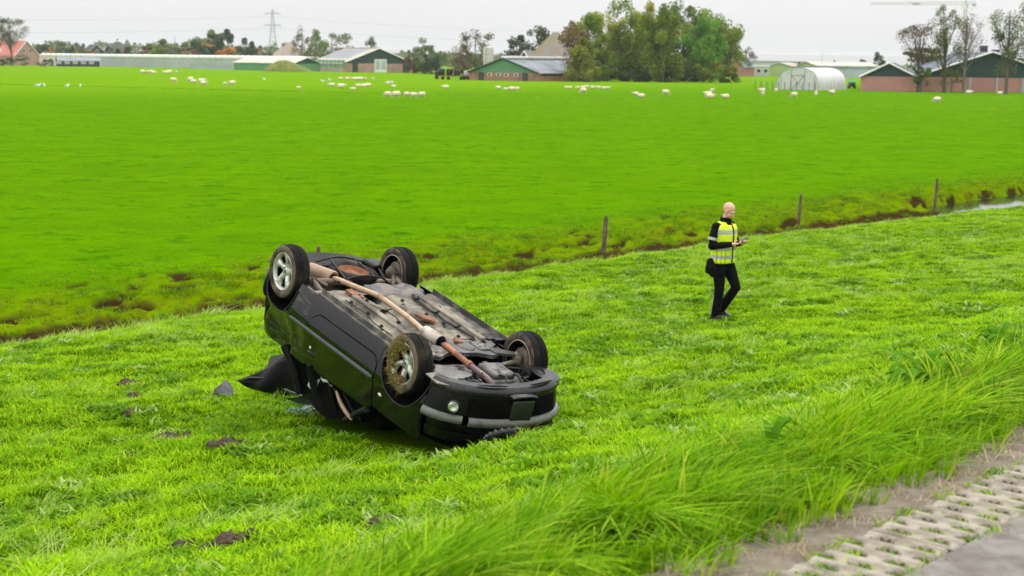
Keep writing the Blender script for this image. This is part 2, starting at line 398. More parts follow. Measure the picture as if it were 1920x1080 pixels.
def scatter(name, P, rotz, scale, tint, protos, kind='stuff', tilt=None):
    """grass: one object, its tufts instanced by geometry nodes"""
    me=bpy.data.meshes.new(name); me.vertices.add(len(P)); me.vertices.foreach_set('co',np.asarray(P,float).ravel())
    R=np.zeros((len(P),3)); R[:,2]=rotz
    if tilt is not None: R[:,:2]=tilt
    for nm,ty,da in (('rot','FLOAT_VECTOR',R),('scl','FLOAT',scale),('tint','FLOAT',tint),('pick','INT',RNG.integers(0,len(protos),len(P)))):
        a=me.attributes.new(nm,ty,'POINT'); a.data.foreach_set('vector' if ty=='FLOAT_VECTOR' else 'value',np.asarray(da).ravel())
    o=link(name,me); tag(o,kind=kind)
    g=bpy.data.node_groups.new(name,'GeometryNodeTree'); g.interface.new_socket('Geometry',in_out='INPUT',socket_type='NodeSocketGeometry'); g.interface.new_socket('Geometry',in_out='OUTPUT',socket_type='NodeSocketGeometry')
    N=g.nodes.new; L=g.links.new; gi=N('NodeGroupInput'); go=N('NodeGroupOutput')
    mp=N('GeometryNodeMeshToPoints'); L(gi.outputs[0],mp.inputs[0])
    def attr(n,ty):
        q=N('GeometryNodeInputNamedAttribute'); q.data_type=ty; q.inputs['Name'].default_value=n; return q.outputs['Attribute']
    j=N('GeometryNodeJoinGeometry'); rr=attr('rot','FLOAT_VECTOR'); ss=attr('scl','FLOAT'); pk=attr('pick','INT')
    for i,pm in enumerate(protos):
        po=bpy.data.objects.new(pm.name,pm)
        oi=N('GeometryNodeObjectInfo'); oi.inputs['Object'].default_value=po; oi.inputs['As Instance'].default_value=True
        cp=N('FunctionNodeCompare'); cp.data_type='INT'; cp.operation='EQUAL'; L(pk,cp.inputs[2]); cp.inputs[3].default_value=i
        ip=N('GeometryNodeInstanceOnPoints'); L(mp.outputs[0],ip.inputs['Points']); L(cp.outputs[0],ip.inputs['Selection']); L(oi.outputs['Geometry'],ip.inputs['Instance'])
        L(rr,ip.inputs['Rotation']); L(ss,ip.inputs['Scale']); L(ip.outputs[0],j.inputs[0])
    L(j.outputs[0],go.inputs[0])
    md=o.modifiers.new('tufts','NODES'); md.node_group=g
    return o
def in_view(x,y,z,mx_=.13):
    # keep what the photograph (or a step to its side) could see
    p=np.stack([x,y,z-CAMZ],-1)@np.array(_cm); d=-p[:,2]
    return (d>2)&(np.abs(p[:,0]/np.maximum(d,.1))<.343+mx_)&(p[:,1]/np.maximum(d,.1)>-.193-mx_*.6)
m_lawn=blade_mat('lawn_blade',(.048,.180,.0006),(.315,.580,.0008),(.50,.60,.02),.25)
m_long=blade_mat('verge_blade',(.035,.130,.001),(.235,.480,.002),(.42,.52,.03),.3)
m_bank=blade_mat('bank_blade',(.06,.18,.0008),(.180,.300,.001),(.30,.28,.01),.3)
m_fld=blade_mat('field_blade',(.028,.120,.0010),(.120,.270,.0006),(.20,.32,.002),.25)
m_clov=blade_mat('clover_leaf',(.038,.140,.0015),(.145,.310,.003),(.40,.52,.16))
m_wisp=blade_mat('wisp_blade',(.15,.31,.006),(.33,.50,.030),(.56,.64,.24))
lawn=[tuft_mesh('lawn_tuft',22,.095,(.02,.080),.0115,1.7,i,m_lawn) for i in range(6)]
clover=[tuft_mesh('clover_tuft',14,.11,(.03,.075),.034,1.9,60+i,m_clov) for i in range(3)]
wisp=[tuft_mesh('wisp_tuft',24,.13,(.09,.20),.0085,1.3,10+i,m_wisp,(.5,-.2)) for i in range(3)]
verge=[tuft_mesh('verge_tuft',14,.07,(.24,.62),.027,.80,20+i,m_long,(.95+.2*(i%3),-.22-.16*(i%2)),6,2.4) for i in range(4)]
edge=[tuft_mesh('edge_tuft',26,.10,(.08,.24),.013,1.0,30+i,m_long,(.5,-.1),4) for i in range(3)]
bank=[tuft_mesh('bank_tuft',26,.16,(.03,.085),.016,1.5,40+i,m_bank) for i in range(3)]
fld=[tuft_mesh('field_tuft',26,.24,(.02,.06),.022,1.5,50+i,m_fld) for i in range(3)]
def pts(n,s0,s1,t0,t1):
    s=RNG.uniform(s0,s1,n); t=RNG.uniform(t0,t1,n); x,y=xy(s,t); z=zg(s,t); k=in_view(x,y,z)
    return s[k],t[k],x[k],y[k],z[k]
CARC=(-.75,15.0)
def under_car(x,y):
    # the wreck flattens the grass beneath it
    c=np.array([[-.15,13.75],[-2.1,16.3]]); d=c[1]-c[0]; l=np.hypot(*d); u=((x-c[0,0])*d[0]+(y-c[0,1])*d[1])/l; v=(-(x-c[0,0])*d[1]+(y-c[0,1])*d[0])/l
    return ((u>-.5)&(u<l-.5)&(np.abs(v)<.66))
BARE=[]      # bare soil spots (filled in below)
for px,py,r in ((322,826,.27),(428,834,.20),(428,1018,.20),(238,720,.14),(248,777,.12),(345,1030,.12),(240,858,.1),(725,985,.16),(212,905,.1),(250,745,.09)): 
    p=hit(px,py); BARE.append((p.x,p.y,r))
def bare(x,y):
    k=np.zeros(len(x),bool)
    for a,b,r in BARE: k|=np.hypot((x-a)/1.2,(y-b)*1.0)<r*(.70+.5*hash2(np.floor(x*9),np.floor(y*9),3))
    return k
# lawn of the dike
s,t,x,y,z=pts(150000,3.6,21.6,-6,46)
keep=~under_car(x,y)&~bare(x,y)
s,t,x,y,z=[q[keep] for q in (s,t,x,y,z)]
n1=fbm(s*.55,t*.55,3,31); n2=fbm(s*2.2,t*2.2,2,37)
tint=np.clip(.05+.95*(.55*n1+.45*n2)+RNG.normal(0,.20,len(s)),0,1)*.85
scl=(.50+.75*fbm(s*.8,t*.8,3,41)**1.3+.55*np.clip(fbm(s*3.3,t*3.3,2,43)-.45,0,1))*RNG.uniform(.75,1.3,len(s))*np.where(s>20.7,1.1,1)
scatter('lawn_grass',np.stack([x,y,z-.01],-1),RNG.uniform(0,6.28,len(s)),scl,tint,lawn)
# longer wisps lying over in the wind, in drifts
k=(fbm(s*.8,t*.8,3,51)>.57)&(RNG.random(len(s))<.09)|((s>20.8)&(RNG.random(len(s))<.40))|((s<6)&(RNG.random(len(s))<.12))
scatter('long_grass',np.stack([x,y,z-.01],-1)[k],RNG.normal(0,.5,k.sum()),scl[k]*RNG.uniform(.5,1.1,k.sum()),np.clip(tint[k]*.5+.3+.4*RNG.random(k.sum()),0,1),wisp)
k=(fbm(s*1.6,t*1.6,3,57)>.575)&(RNG.random(len(s))<.38)
scatter('clover',np.stack([x,y,z+.005],-1)[k],RNG.uniform(0,6.28,k.sum()),RNG.uniform(.5,1.3,k.sum()),np.clip(RNG.normal(.55,.25,k.sum()),0,1),clover)
# tall verge beside the road
cs,ct,cx,cy,cz=pts(2500,3.58,5.0,-3,38)
q=np.clip(1.12-((cs-4.38)/.78)**2,.08,1); k=RNG.random(len(cs))<q*.85; cs,ct,q=cs[k],ct[k],q[k]
cyaw=RNG.normal(.05,.75,len(cs)); csz=(.28+.46*q)*RNG.uniform(.55,1.25,len(cs))*(.7+.5*fbm(cs*.7,ct*.4,2,63)); ctn=np.clip(RNG.normal(.45,.24,len(cs)),0,1)
m=RNG.integers(0,len(cs),11500); s=cs[m]+RNG.normal(0,.10,len(m)); t=ct[m]+RNG.normal(0,.13,len(m)); x,y=xy(s,t); z=zg(s,t)
scatter('verge_grass',np.stack([x,y,z-.02],-1),cyaw[m]+RNG.normal(0,.38,len(m)),csz[m]*RNG.uniform(.6,1.2,len(m)),np.clip(ctn[m]+RNG.normal(0,.12,len(m)),0,1),verge)
s,t,x,y,z=pts(9500,3.24,5.6,-3,40); k=(RNG.random(len(s))<np.clip((s-3.22)*2.4,0,1)*(.35+fbm(s*2,t*1.2,2,73))); s,t,x,y,z=[a[k] for a in (s,t,x,y,z)]
scatter('edge_grass',np.stack([x,y,z-.01],-1),RNG.normal(0,.6,len(s)),RNG.uniform(.5,1.25,len(s)),np.clip(RNG.normal(.4,.25,len(s)),0,1),edge)
# moss and grass in the paver holes and joints
P=[]
for x0,y0,t0 in PAV:
    for hs,ht in PHOLES:
        if random.random()<.85:
            for _ in range(random.randint(2,7)):
                a,c=hs+random.uniform(-.035,.035),ht+random.uniform(-.016,.016); P.append((x0+NX*a+DX*c,y0+NY*a+DY*c,2.722))
    for _ in range(5):
        a=random.choice((-.004,PW+.01)); c=random.uniform(0,PL); P.append((x0+NX*a+DX*c,y0+NY*a+DY*c,2.735))
P=np.array(P); scatter('paver_grass',P,RNG.uniform(0,6.28,len(P)),RNG.uniform(.35,.7,len(P)),np.clip(RNG.normal(.35,.2,len(P)),0,1),lawn[:2])
# straw litter on the dirt strip
m_lit=blade_mat('straw_litter',(.30,.22,.12),(.46,.38,.24),(.52,.45,.32),.1)
lit=[tuft_mesh('straw_litter',14,.16,(.05,.14),.006,3.2,80+i,m_lit,(0,0),2,3.0) for i in range(2)]
s,t,x,y,z=pts(900,3.05,3.6,-3,30); scatter('straw_litter',np.stack([x,y,z+.003],-1),RNG.uniform(0,6.28,len(s)),RNG.uniform(.2,.7,len(s)),RNG.uniform(0,1,len(s)),lit)
# rough, poached ditch bank
s,t,x,y,z=pts(24000,23.5,30,-10,75)
k=(RNG.random(len(s))<np.clip(.25+1.6*(zg(s,t)-np.interp(s,PS,PZ)+.05)*2.2,0.05,.95)*np.clip((30-s)/4.5,0,1)*(pit(s,t)<.25)); s,t,x,y,z=[a[k] for a in (s,t,x,y,z)]
scatter('bank_grass',np.stack([x,y,z-.02],-1),RNG.uniform(0,6.28,len(s)),RNG.uniform(.6,1.35,len(s)),np.clip(fbm(s*.7,t*.5,3,71)*.9-.05+RNG.normal(0,.2,len(s)),0,.9),bank)
# grazed field close to the ditch, thinning with distance
s,t,x,y,z=pts(60000,25.0,95,-40,150)
pt=fbm(s*.55,t*.55,3,87); dk=pt>.585; k=RNG.random(len(s))<np.clip(1.25-(s-26)/62,0,1)*np.where(dk,1,.22); s,t,x,y,z,dk=[a[k] for a in (s,t,x,y,z,dk)]
scatter('field_grass',np.stack([x,y,z-.01],-1),RNG.uniform(0,6.28,len(s)),RNG.uniform(.5,1.1,len(s))*(.4+.8*fbm(s*.5,t*.5,3,81)),np.where(dk,np.clip(RNG.normal(.08,.10,len(s)),0,1),np.clip(.1+.8*fbm(s*.35,t*.35,3,83)+RNG.normal(0,.14,len(s)),0,1)*.75),fld)
# ------------------------------------------------------------------ the overturned car (built the right way up, then rolled onto its roof)
CAR_LOC=Vector((-0.3641,14.3786,2.038)); CAR_ROT=(3.0511,0.2380,-0.9243)
car=empty('car',CAR_LOC,CAR_ROT)
tag(car,'black three-door hatchback lying upside down on its crushed roof, wheels in the air','car')
CARM=Matrix.Translation(CAR_LOC)@Euler(CAR_ROT).to_matrix().to_4x4()
def to_car(p): return CARM.inverted()@Vector(p)
def paint_mat(name='black_paint',scuff=.38,lo=.60):
    m,t,b=new_mat(name)
    n=noise(t,1.1,6,.6,dist=.5)
    dust=ramp(t,n,[(.45,(0,0,0)),(.85,(.12,.12,.12))])
    # mud film and scuffs: streaks along the body
    tc=t.nodes.new('ShaderNodeTexCoord'); mp=t.nodes.new('ShaderNodeMapping'); mp.inputs['Scale'].default_value=(2.2,9,9); mp.inputs['Rotation'].default_value=(0,.55,0)
    t.links.new(tc.outputs['Object'],mp.inputs[0])
    sc1=ramp(t,noise(t,2.6,9,.72,vec=mp.outputs[0]),[(lo,(0,0,0)),(lo+.13,(scuff,)*3)])
    c=mixc(t,dust,(.0030,.0031,.0035),(.026,.024,.020)); c=mixc(t,sc1,c,(.075,.068,.052))
    t.links.new(c,b.inputs['Base Color'])
    t.links.new(mixc(t,mixc(t,.5,dust,sc1,'ADD'),(.085,)*3,(.60,)*3),b.inputs['Roughness'])
    b.inputs['Specular IOR Level'].default_value=.18; b.inputs['Coat Weight'].default_value=.28; b.inputs['Coat Roughness'].default_value=.04
    bn=t.nodes.new('ShaderNodeBump'); bn.inputs['Strength'].default_value=.10; bn.inputs['Distance'].default_value=.03
    t.links.new(noise(t,3.2,3),bn.inputs['Height']); t.links.new(bn.outputs[0],b.inputs['Normal'])
    return m
M_paint=paint_mat(); M_scuff=paint_mat('scuffed_black_paint',.85,.50)
M_blk=mat('black_plastic',(.005,.005,.0055),.36,var=.3,bump=.2,bscale=60,dirt=(.022,.019,.015),dirt_amt=.22,dscale=4,spec=.2)
M_dark=mat('dark_inside',(.003,.003,.003),.95,var=.3,spec=.1)
M_lip=mat('grey_plastic',(.013,.013,.014),.26,var=.2,dirt=(.040,.037,.032),dirt_amt=.28,dscale=5,spec=.3,bump=.1,bscale=80)
M_strip=mat('faded_strip',(.16,.165,.155),.5,var=.15,dirt=(.10,.10,.085),dirt_amt=.4,dscale=6)
M_rub=mat('rubber_strip',(.040,.042,.044),.45,var=.15,dirt=(.12,.11,.09),dirt_amt=.3)
M_floor=mat('dusty_floorpan',(.245,.215,.168),.88,var=.22,scale=4,bump=.25,bscale=26,dirt=(.085,.075,.058),dirt_amt=.60,dscale=2.6)
M_floord=mat('undersealed_steel',(.045,.044,.042),.75,var=.3,scale=5,bump=.25,bscale=30,dirt=(.22,.19,.15),dirt_amt=.45,dscale=4)
M_rust=mat('rusty_steel',(.26,.105,.045),.9,var=.4,scale=9,bump=.4,bscale=70,dirt=(.12,.06,.035),dirt_amt=.5,dscale=7)
M_pipe=mat('exhaust_pipe_tan',(.46,.335,.215),.55,metal=.25,var=.2,scale=5,dirt=(.30,.17,.09),dirt_amt=.35,dscale=5)
M_pipe2=mat('exhaust_pipe_rust',(.36,.15,.075),.75,var=.3,scale=8,bump=.2,dirt=(.17,.085,.06),dirt_amt=.45,dscale=6)
M_pipe3=mat('exhaust_pipe_burnt',(.16,.105,.105),.6,metal=.3,var=.3,scale=7)
M_muff=mat('muffler_steel',(.46,.42,.355),.62,metal=.15,var=.18,scale=6,bump=.15,dirt=(.30,.20,.13),dirt_amt=.42,dscale=5)
M_tank=mat('tank_plastic',(.055,.057,.06),.5,var=.2,dirt=(.26,.22,.17),dirt_amt=.42,dscale=3.5)
M_tyre=mat('tyre_rubber',(.010,.0098,.0094),.85,var=.25,scale=12,bump=.15,bscale=90,dirt=(.05,.04,.028),dirt_amt=.30,dscale=5,spec=.2)
M_wall=mat('muddy_sidewall',(.022,.020,.018),.9,var=.3,scale=10,dirt=(.135,.098,.058),dirt_amt=.6,dscale=6)
M_alloy=mat('alloy_silver',(.60,.60,.57),.36,metal=.55,var=.08,dirt=(.30,.26,.19),dirt_amt=.33,dscale=9)
M_steel=mat('grimy_steel',(.17,.145,.11),.7,metal=.4,var=.35,scale=12,bump=.3,dirt=(.10,.07,.045),dirt_amt=.5,dscale=9)
M_ring=mat('pale_rim_edge',(.52,.42,.30),.55,metal=.3,var=.2)
M_alu=mat('cast_alloy',(.15,.147,.14),.55,metal=.35,var=.25,scale=12,bump=.4,bscale=45,dirt=(.07,.06,.05),dirt_amt=.5,dscale=6)
M_bag=mat('airbag_cloth',(.70,.74,.70),.85,var=.06,bump=.4,bscale=14)
M_belt=mat('tan_trim',(.42,.31,.20),.7,var=.15)
def glass_mat(name,col,rough=.05,tr=.8):
    m,t,b=new_mat(name); b.inputs['Base Color'].default_value=(*col,1); b.inputs['Roughness'].default_value=rough; b.inputs['Transmission Weight'].default_value=tr; b.inputs['IOR'].default_value=1.45
    return m
M_lens=glass_mat('lamp_glass',(.92,.95,.93),.03,.9); M_tint=mat('tinted_glass',(.03,.045,.045),.06,var=.1,spec=.8); M_chrome=mat('lamp_reflector',(.75,.75,.72),.18,metal=1,var=.05)
M_crumb=mat('green_glass_crumbs',(.30,.46,.42),.15,var=.25,scale=40,spec=.9)
M_bulb=mat('amber_lens',(.75,.68,.52),.3,var=.1)

# plan outline (widest line) and how far each height is tucked in from it
_OX=[-3.03,-3.0,-2.93,-2.80,-2.60,-2.2,-1.5,-.5,0,.3,.48,.62,.735,.81,.85,.862]
_OY=[0,.42,.64,.755,.805,.825,.832,.828,.825,.81,.775,.70,.56,.38,.20,0]
def crom(P,n):
    P=np.array(P,float); k=np.arange(len(P)); u=np.linspace(0,len(P)-1,n); out=[]
    for q in u:
        i=min(int(q),len(P)-2); f=q-i; p0=P[max(i-1,0)];p1=P[i];p2=P[i+1];p3=P[min(i+2,len(P)-1)]
        out.append(.5*((2*p1)+(p2-p0)*f+(2*p0-5*p1+4*p2-p3)*f*f+(3*p1-p0-3*p2+p3)*f**3))
    return np.array(out)
OUT=crom(np.stack([_OX,_OY],1),400)
_tg=np.gradient(OUT,axis=0); _nm=np.stack([-_tg[:,1],_tg[:,0]],1); _nm/=np.linalg.norm(_nm,axis=1)[:,None]+1e-9
_dz=np.array([.12,.16,.20,.26,.33,.42,.50,.56,.62,.75,.88,1.0,1.1]); _dd=np.array([.125,.105,.075,.048,.028,.010,0,0,.014,.034,.052,.085,.13])
def inset(z): return float(np.interp(z,_dz,_dd))
def idx_x(x): return int(np.clip(np.searchsorted(OUT[:,0],x),0,399))
def skin(i,z,proud=0):
    p=OUT[i]; n=_nm[i]; n=n if n[1]>=-.02 else -n
    if p[0]>.5 and n[0]<0: n=-n
    if p[0]<-2.7 and n[0]>0: n=-n
    q=p-n*(inset(z)-proud); return q[0],max(q[1],0),z
def dent(x,y,z):
    """crash damage on the near rear quarter"""
    k=math.exp(-((x+2.35)/.42)**2-((z-.80)/.16)**2)*.055+math.exp(-((x+2.80)/.12)**2-((z-.66)/.10)**2)*.05
    k+=math.exp(-((x+1.95)/.10)**2-((z-.70)/.06)**2)*.020+ (float(vnoise(x*7,z*9,4))-.5)*.028*math.exp(-((x+2.4)/.5)**2)*(1 if z>.62 else 0)
    return y-k
def panel(name,cols,zlo,zhi,sg,m,rows=10,proud=0,dented=False,lipin=.022,parent=None):
    mb=MB(); V=[];nc=len(cols)
    for x in cols:
        i=x if isinstance(x,int) else idx_x(x)
        a=zlo(OUT[i][0]) ; c=zhi(OUT[i][0])
        for j in range(rows+1):
            z=a+(c-a)*j/rows; p=skin(i,z,proud)
            if not isinstance(x,int):
                yy=np.interp(x,OUT[:,0],OUT[:,1])-inset(z)+proud; p=(x,yy,z)
            if dented: p=(p[0],dent(*p),p[2])
            V.append((p[0],p[1]*sg,p[2]))
    F=[(i*(rows+1)+j,(i+1)*(rows+1)+j,(i+1)*(rows+1)+j+1,i*(rows+1)+j+1) for i in range(nc-1) for j in range(rows)]
    if sg>0: F=[tuple(reversed(f)) for f in F]
    mb.add(V,F,0,None,True)
    # returned edge
    loop=[i*(rows+1) for i in range(nc)]+[(nc-1)*(rows+1)+j for j in range(1,rows+1)]+[i*(rows+1)+rows for i in range(nc-2,-1,-1)]+[j for j in range(rows-1,0,-1)]
    E=[]
    for k in loop:
        p=V[k]; r=math.hypot(p[0]+1.1,p[1])
        if abs(p[1])>.45: E.append((p[0],p[1]-sg*lipin,p[2]))
        else: E.append((p[0]-lipin*(1 if p[0]>0 else -1),p[1],p[2]))
    n=len(loop); mb.add([V[k] for k in loop]+E,[(i,(i+1)%n,n+(i+1)%n,n+i) for i in range(n)],0)
    return mb.build(name,m,parent or car)
XR,XF,RA=-2.40,.065,.345
RF=.375
def arch(x,xc,zc,r): return zc+math.sqrt(max(0,r*r-(x-xc)**2)) if abs(x-xc)<r else -9
ZS=lambda x: .185+.02*max(0,-(x+1.2))
def acos_cols(xc,r,n=15): return [xc-r*math.cos(math.pi*k/n) for k in range(n+1)]
DX0,DX1=-1.735,-.365
def door_low(x):
    z=.335-.012*(x+1.0)
    if x<DX0+.30: k=(DX0+.30-x)/.30; z+=.30*(1-math.sqrt(max(0,1-k*k)))
    if x>DX1-.10: k=(x-DX1+.10)/.10; z+=.10*(1-math.sqrt(max(0,1-k*k)))
    return z
BELT=lambda x: .905-.05*(x+.4)*.9 if x<-.4 else .905
lin=lambda a,b,n:[a+(b-a)*i/n for i in range(n+1)]
for sg in (1,-1):
    dm=sg>0
    cols=[-2.90,-2.86,-2.82,-2.78]+acos_cols(XR,RA,18)+[-2.0,-1.94,-1.88,-1.82,-1.76,DX0-.008]
    def zlo(x): return max(ZS(x)+(0.0 if x>-2.5 else .40 if x<XR-RA else 0),arch(x,XR,.285,RA))
    panel('rear_quarter',cols,zlo,lambda x:BELT(x)+.02,sg,M_scuff if dm else M_paint,14,0,dm)
    cols=[DX0-.0079,DX0]+[DX0+.30-.30*math.cos(k*math.pi/24) for k in range(1,13)]+lin(-1.40,DX1-.10,10)+[DX1-.10+.10*math.sin(k*math.pi/12) for k in range(1,7)]
    panel('sill',cols,ZS,lambda x:door_low(max(x,DX0))-.006 ,sg,M_paint,8)
    cols=[DX0+.006]+[DX0+.30-.294*math.cos(k*math.pi/24) for k in range(1,13)]+lin(-1.40,DX1-.10,12)+[DX1-.10+.094*math.sin(k*math.pi/12) for k in range(1,7)]
    d=panel('door',cols,lambda x:door_low(x)+.004,lambda x:BELT(x)-.004,sg,M_paint,14,.003)
    cols=[DX1+.008,-.34,-.325,XF-RF-.004]+acos_cols(XF,RF,18)
    panel('front_wing',cols,lambda x:max(.19 if x<XF-RF+.001 else .36,arch(x,XF,.245,RF)),lambda x:.83,sg,M_paint,9)
    # rubbing strip along door and quarter
    mb=MB(); P=[]
    xs=lin(-2.06,-.385,26); prof=[(-.024,0),(-.020,.014),(.0,.019),(.020,.014),(.024,0)]
    V=[];n=len(prof)
    for k,x in enumerate(xs):
        zc=.572-.028*(x+2.06)/1.7; y=np.interp(x,OUT[:,0],OUT[:,1]); e=.55 if k in (0,26) else 1
        for dz,dy in prof: V.append((x,(y-inset(zc+dz)+dy*e+.004)*sg,zc+dz*e))
    mb.add(V,[(i*n+j,(i+1)*n+j,(i+1)*n+j+1,i*n+j+1) for i in range(26) for j in range(n-1)],0,None,True)
    mb.build('rubbing_strip',M_rub,car)
    # wheel-arch lips and liners
    for xc,zc,RA in ((XR,.285,.345),(XF,.245,RF)):
        lip=MB(); Lr=MB(); pts_=[]
        V=[]
        for k in range(19):
            a=math.pi*k/18; x=xc-(RA-.004)*math.cos(a); z=zc+(RA-.004)*math.sin(a); y=np.interp(x,OUT[:,0],OUT[:,1])-inset(z)
            y=dent(x,y,z) if dm and xc<-1 else y
            pts_.append((x,(y+.004)*sg,z)); V+=[(x,(y-.01)*sg,z),(xc+(x-xc)*.97,.42*sg,zc+(z-zc)*.97)]
        lip.tube(pts_,.009,6); lip.build('arch_lip',M_paint,car)
        Lr.add(V,[(2*k,2*k+2,2*k+3,2*k+1) for k in range(18)],0,None,True)
        o=len(Lr.v); Lr.add([(xc+RA*.97*math.cos(math.pi*k/18),.42*sg,zc+RA*.97*math.sin(math.pi*k/18)) for k in range(19)],[tuple(range(19))])
        Lr.build('wheel_arch_liner',M_dark if xc<-1 else M_blk,car)
# door furniture on the near side
def on_side(x,z,proud=0): return Vector((x,float(np.interp(x,OUT[:,0],OUT[:,1]))-inset(z)+proud,z))
door=[o for o in car.children if o.name.startswith('door')][0]
mb=MB(); p=on_side(-1.575,.80)
mb.grid(lambda u,v:(p.x-.075+.15*u,p.y+.004+.020*math.sin(math.pi*u)*math.sin(math.pi*v),p.z-.022+.05*v-.012*math.sin(math.pi*u)),10,6); mb.build('door_handle',M_blk,door)
mb=MB(); mb.lathe([(0,.006),(.016,.006),(.018,.0)],14,0,Matrix.Translation(on_side(-1.60,.735,.003))@Matrix.Rotation(-math.pi/2,4,'X')); mb.build('door_lock',M_bulb,door)
mb=MB(); mb.ell((0,0,0),(.030,.010,.016),14,8,0,Matrix.Translation(on_side(-.225,.655,.002))); mb.build('side_repeater',M_bulb,car)
# --- bumpers
def bump_cols(x0): 
    i0=idx_x(x0); return list(range(i0,400,2))+[399]
def band(name,x0,z0,z1,m,proud=0,rows=6,y_max=None,y_min=-9,rnd=.0,bulge=0,both=True,rear=False,inw=.03):
    """a strip round the nose between two heights; x0 = where it starts on each side"""
    idx=[i for i in (range(idx_x(x0),400,2) if not rear else range(idx_x(x0),-1,-2))]
    pts_=[('L',i) for i in idx]+[('R',i) for i in reversed(idx)]
    V=[]
    for s_,i in pts_:
        for j in range(rows+1):
            f=j/rows; z=z0+(z1-z0)*f; x,y,zz=skin(i,z,proud+bulge*math.sin(math.pi*f)); y=y if s_=='L' else -y
            V.append((x,y,zz))
    keep=[k for k in range(len(pts_)) if (y_max is None or V[k*(rows+1)][1]<=y_max) and V[k*(rows+1)][1]>=y_min]
    n=rows+1; mb=MB(); W=[]
    for k in keep: W+=V[k*n:(k+1)*n]
    F=[(i*n+j,(i+1)*n+j,(i+1)*n+j+1,i*n+j+1) for i in range(len(keep)-1) for j in range(rows)]
    mb.add(W,F,0,None,True)
    nc=len(keep); loop=[i*n for i in range(nc)]+[(nc-1)*n+j for j in range(1,n)]+[i*n+rows for i in range(nc-2,-1,-1)]+[j for j in range(rows-1,0,-1)]
    E=[]
    for k in loop:
        v=Vector(W[k]); c=Vector((-.2 if not rear else -2.2,0,v.z)); E.append(v+(c-v).normalized()*inw)
    q=len(loop); mb.add([W[k] for k in loop]+E,[(i,(i+1)%q,q+(i+1)%q,q+i) for i in range(q)],0)
    return mb.build(name,m,car)
bumper=band('front_bumper',.45,.255,.452,M_blk,.0,6)
lip=band('bumper_lip',.44,.172,.255,M_lip,.014,8,bulge=.020,inw=.10)
# undercut edge of the lip carries long slots
for y0,y1 in ((.42,.10),(-.16,-.50)):
    mb=MB(); V=[]
    for k in range(13):
        y=y0+(y1-y0)*k/12; x=float(np.interp(abs(y),OUT[330:,1][::-1],OUT[330:,0][::-1])) ; w_=.022*math.sin(math.pi*(k+.6)/13.2)**.5
        V+=[(x-.085-w_,y,.156),(x-.085+w_,y,.156)]
    mb.add(V,[(2*k,2*k+1,2*k+3,2*k+2) for k in range(12)]); mb.build('lip_slot',M_dark,car)
grey=band('bumper_strip',.46,.458,.540,M_strip,.022,6,bulge=.016,y_max=.50)
grey2=band('bumper_strip',.46,.452,.530,M_strip,.010,6,bulge=.016,y_min=.515)
grey2.rotation_euler=(0,0,0); grey2.location=(-.01,.012,.004)
mesh_b=band('grille_mesh',.70,.278,.445,M_dark,.006,2,y_max=.50,y_min=-.56,inw=.02)
# honeycomb of the lower grille: crossing bars, one part
mb=MB()
for k in range(46):
    for d_ in (1,-1):
        y=-.54+k*.0225; pts_=[]
        for j in range(5):
            yy=y+d_*(j/4-.5)*.11; 
            if -.55<yy<.49:
                x=float(np.interp(abs(yy),OUT[300:,1][::-1],OUT[300:,0][::-1])); pts_.append((x-inset(.28+.165*j/4)+.010,yy,.28+.16*j/4))
        if len(pts_)>1: mb.tube(pts_,.0022,3,0,False)
o=mb.build('grille_bars',M_blk,car); o['kind']='stuff'
# number plate holder (the plate is gone)
mb=MB(); mb.box((.880,-.05,.352),(.034,.25,.215),0,Matrix.Rotation(-.03,4,'Y'),.008); mb.build('plate_holder',mat('plate_holder_green',(.020,.026,.020),.45,var=.3,dirt=(.05,.055,.04),dirt_amt=.4),car)
mb=MB(); mb.grid(lambda u,v:(.835+.06*math.sin(math.pi*v)-.01*abs(u-.5),-.20+.30*u,.258-.045*math.sin(math.pi*.5*v)+ .014*abs(2*u-1)**3),12,6); mb.build('lip_centre',M_lip,car)
# fog lamp
fx=Vector((.700,.635,.372)); fm=Matrix.Translation(fx)@Matrix.Rotation(math.radians(52),4,'Z')@Matrix.Rotation(math.pi/2,4,'Y')
mb=MB(); mb.lathe([(.062,-.03),(.066,.0),(.060,.012),(.054,.006)],22,0,fm); fog=mb.build('fog_lamp',M_lip,car)
mb=MB(); mb.lathe([(0,-.028),(.03,-.02),(.053,.004)],18,0,fm); mb.box((0,0,.0),(.004,.1,.02),0,fm); mb.build('reflector',M_chrome,fog)
mb=MB(); mb.lathe([(0,.016),(.03,.014),(.05,.008),(.054,.003)],18,0,fm); mb.build('lens',M_lens,fog)
# torn remains below the strip
for sgn,(z0,z1),pr in ((1,(.548,.62),-.02),(1,(.62,.70),.012)):
    mb=MB(); V=[]; idx=[i for i in range(idx_x(.50),400,3)]; pts_=[('L',i) for i in idx]+[('R',i) for i in reversed(idx)]
    for k,(s_,i) in enumerate(pts_):
        for j in range(4):
            z=z0+(z1-z0)*j/3+(.008*math.sin(k*.5)+.03*float(vnoise(k*.25,j,8)))*(j/3); x,y,zz=skin(i,z,pr+.025*float(vnoise(k*.16,j*.9,3)))
            V.append((x,y if s_=='L' else -y,zz))
    n=len(pts_); mb.add(V,[(i*4+j,(i+1)*4+j,(i+1)*4+j+1,i*4+j+1) for i in range(n-1) for j in range(3)],0,None,True)
    mb.build('torn_bumper_skirt',M_blk if z0<.6 else M_paint,car)
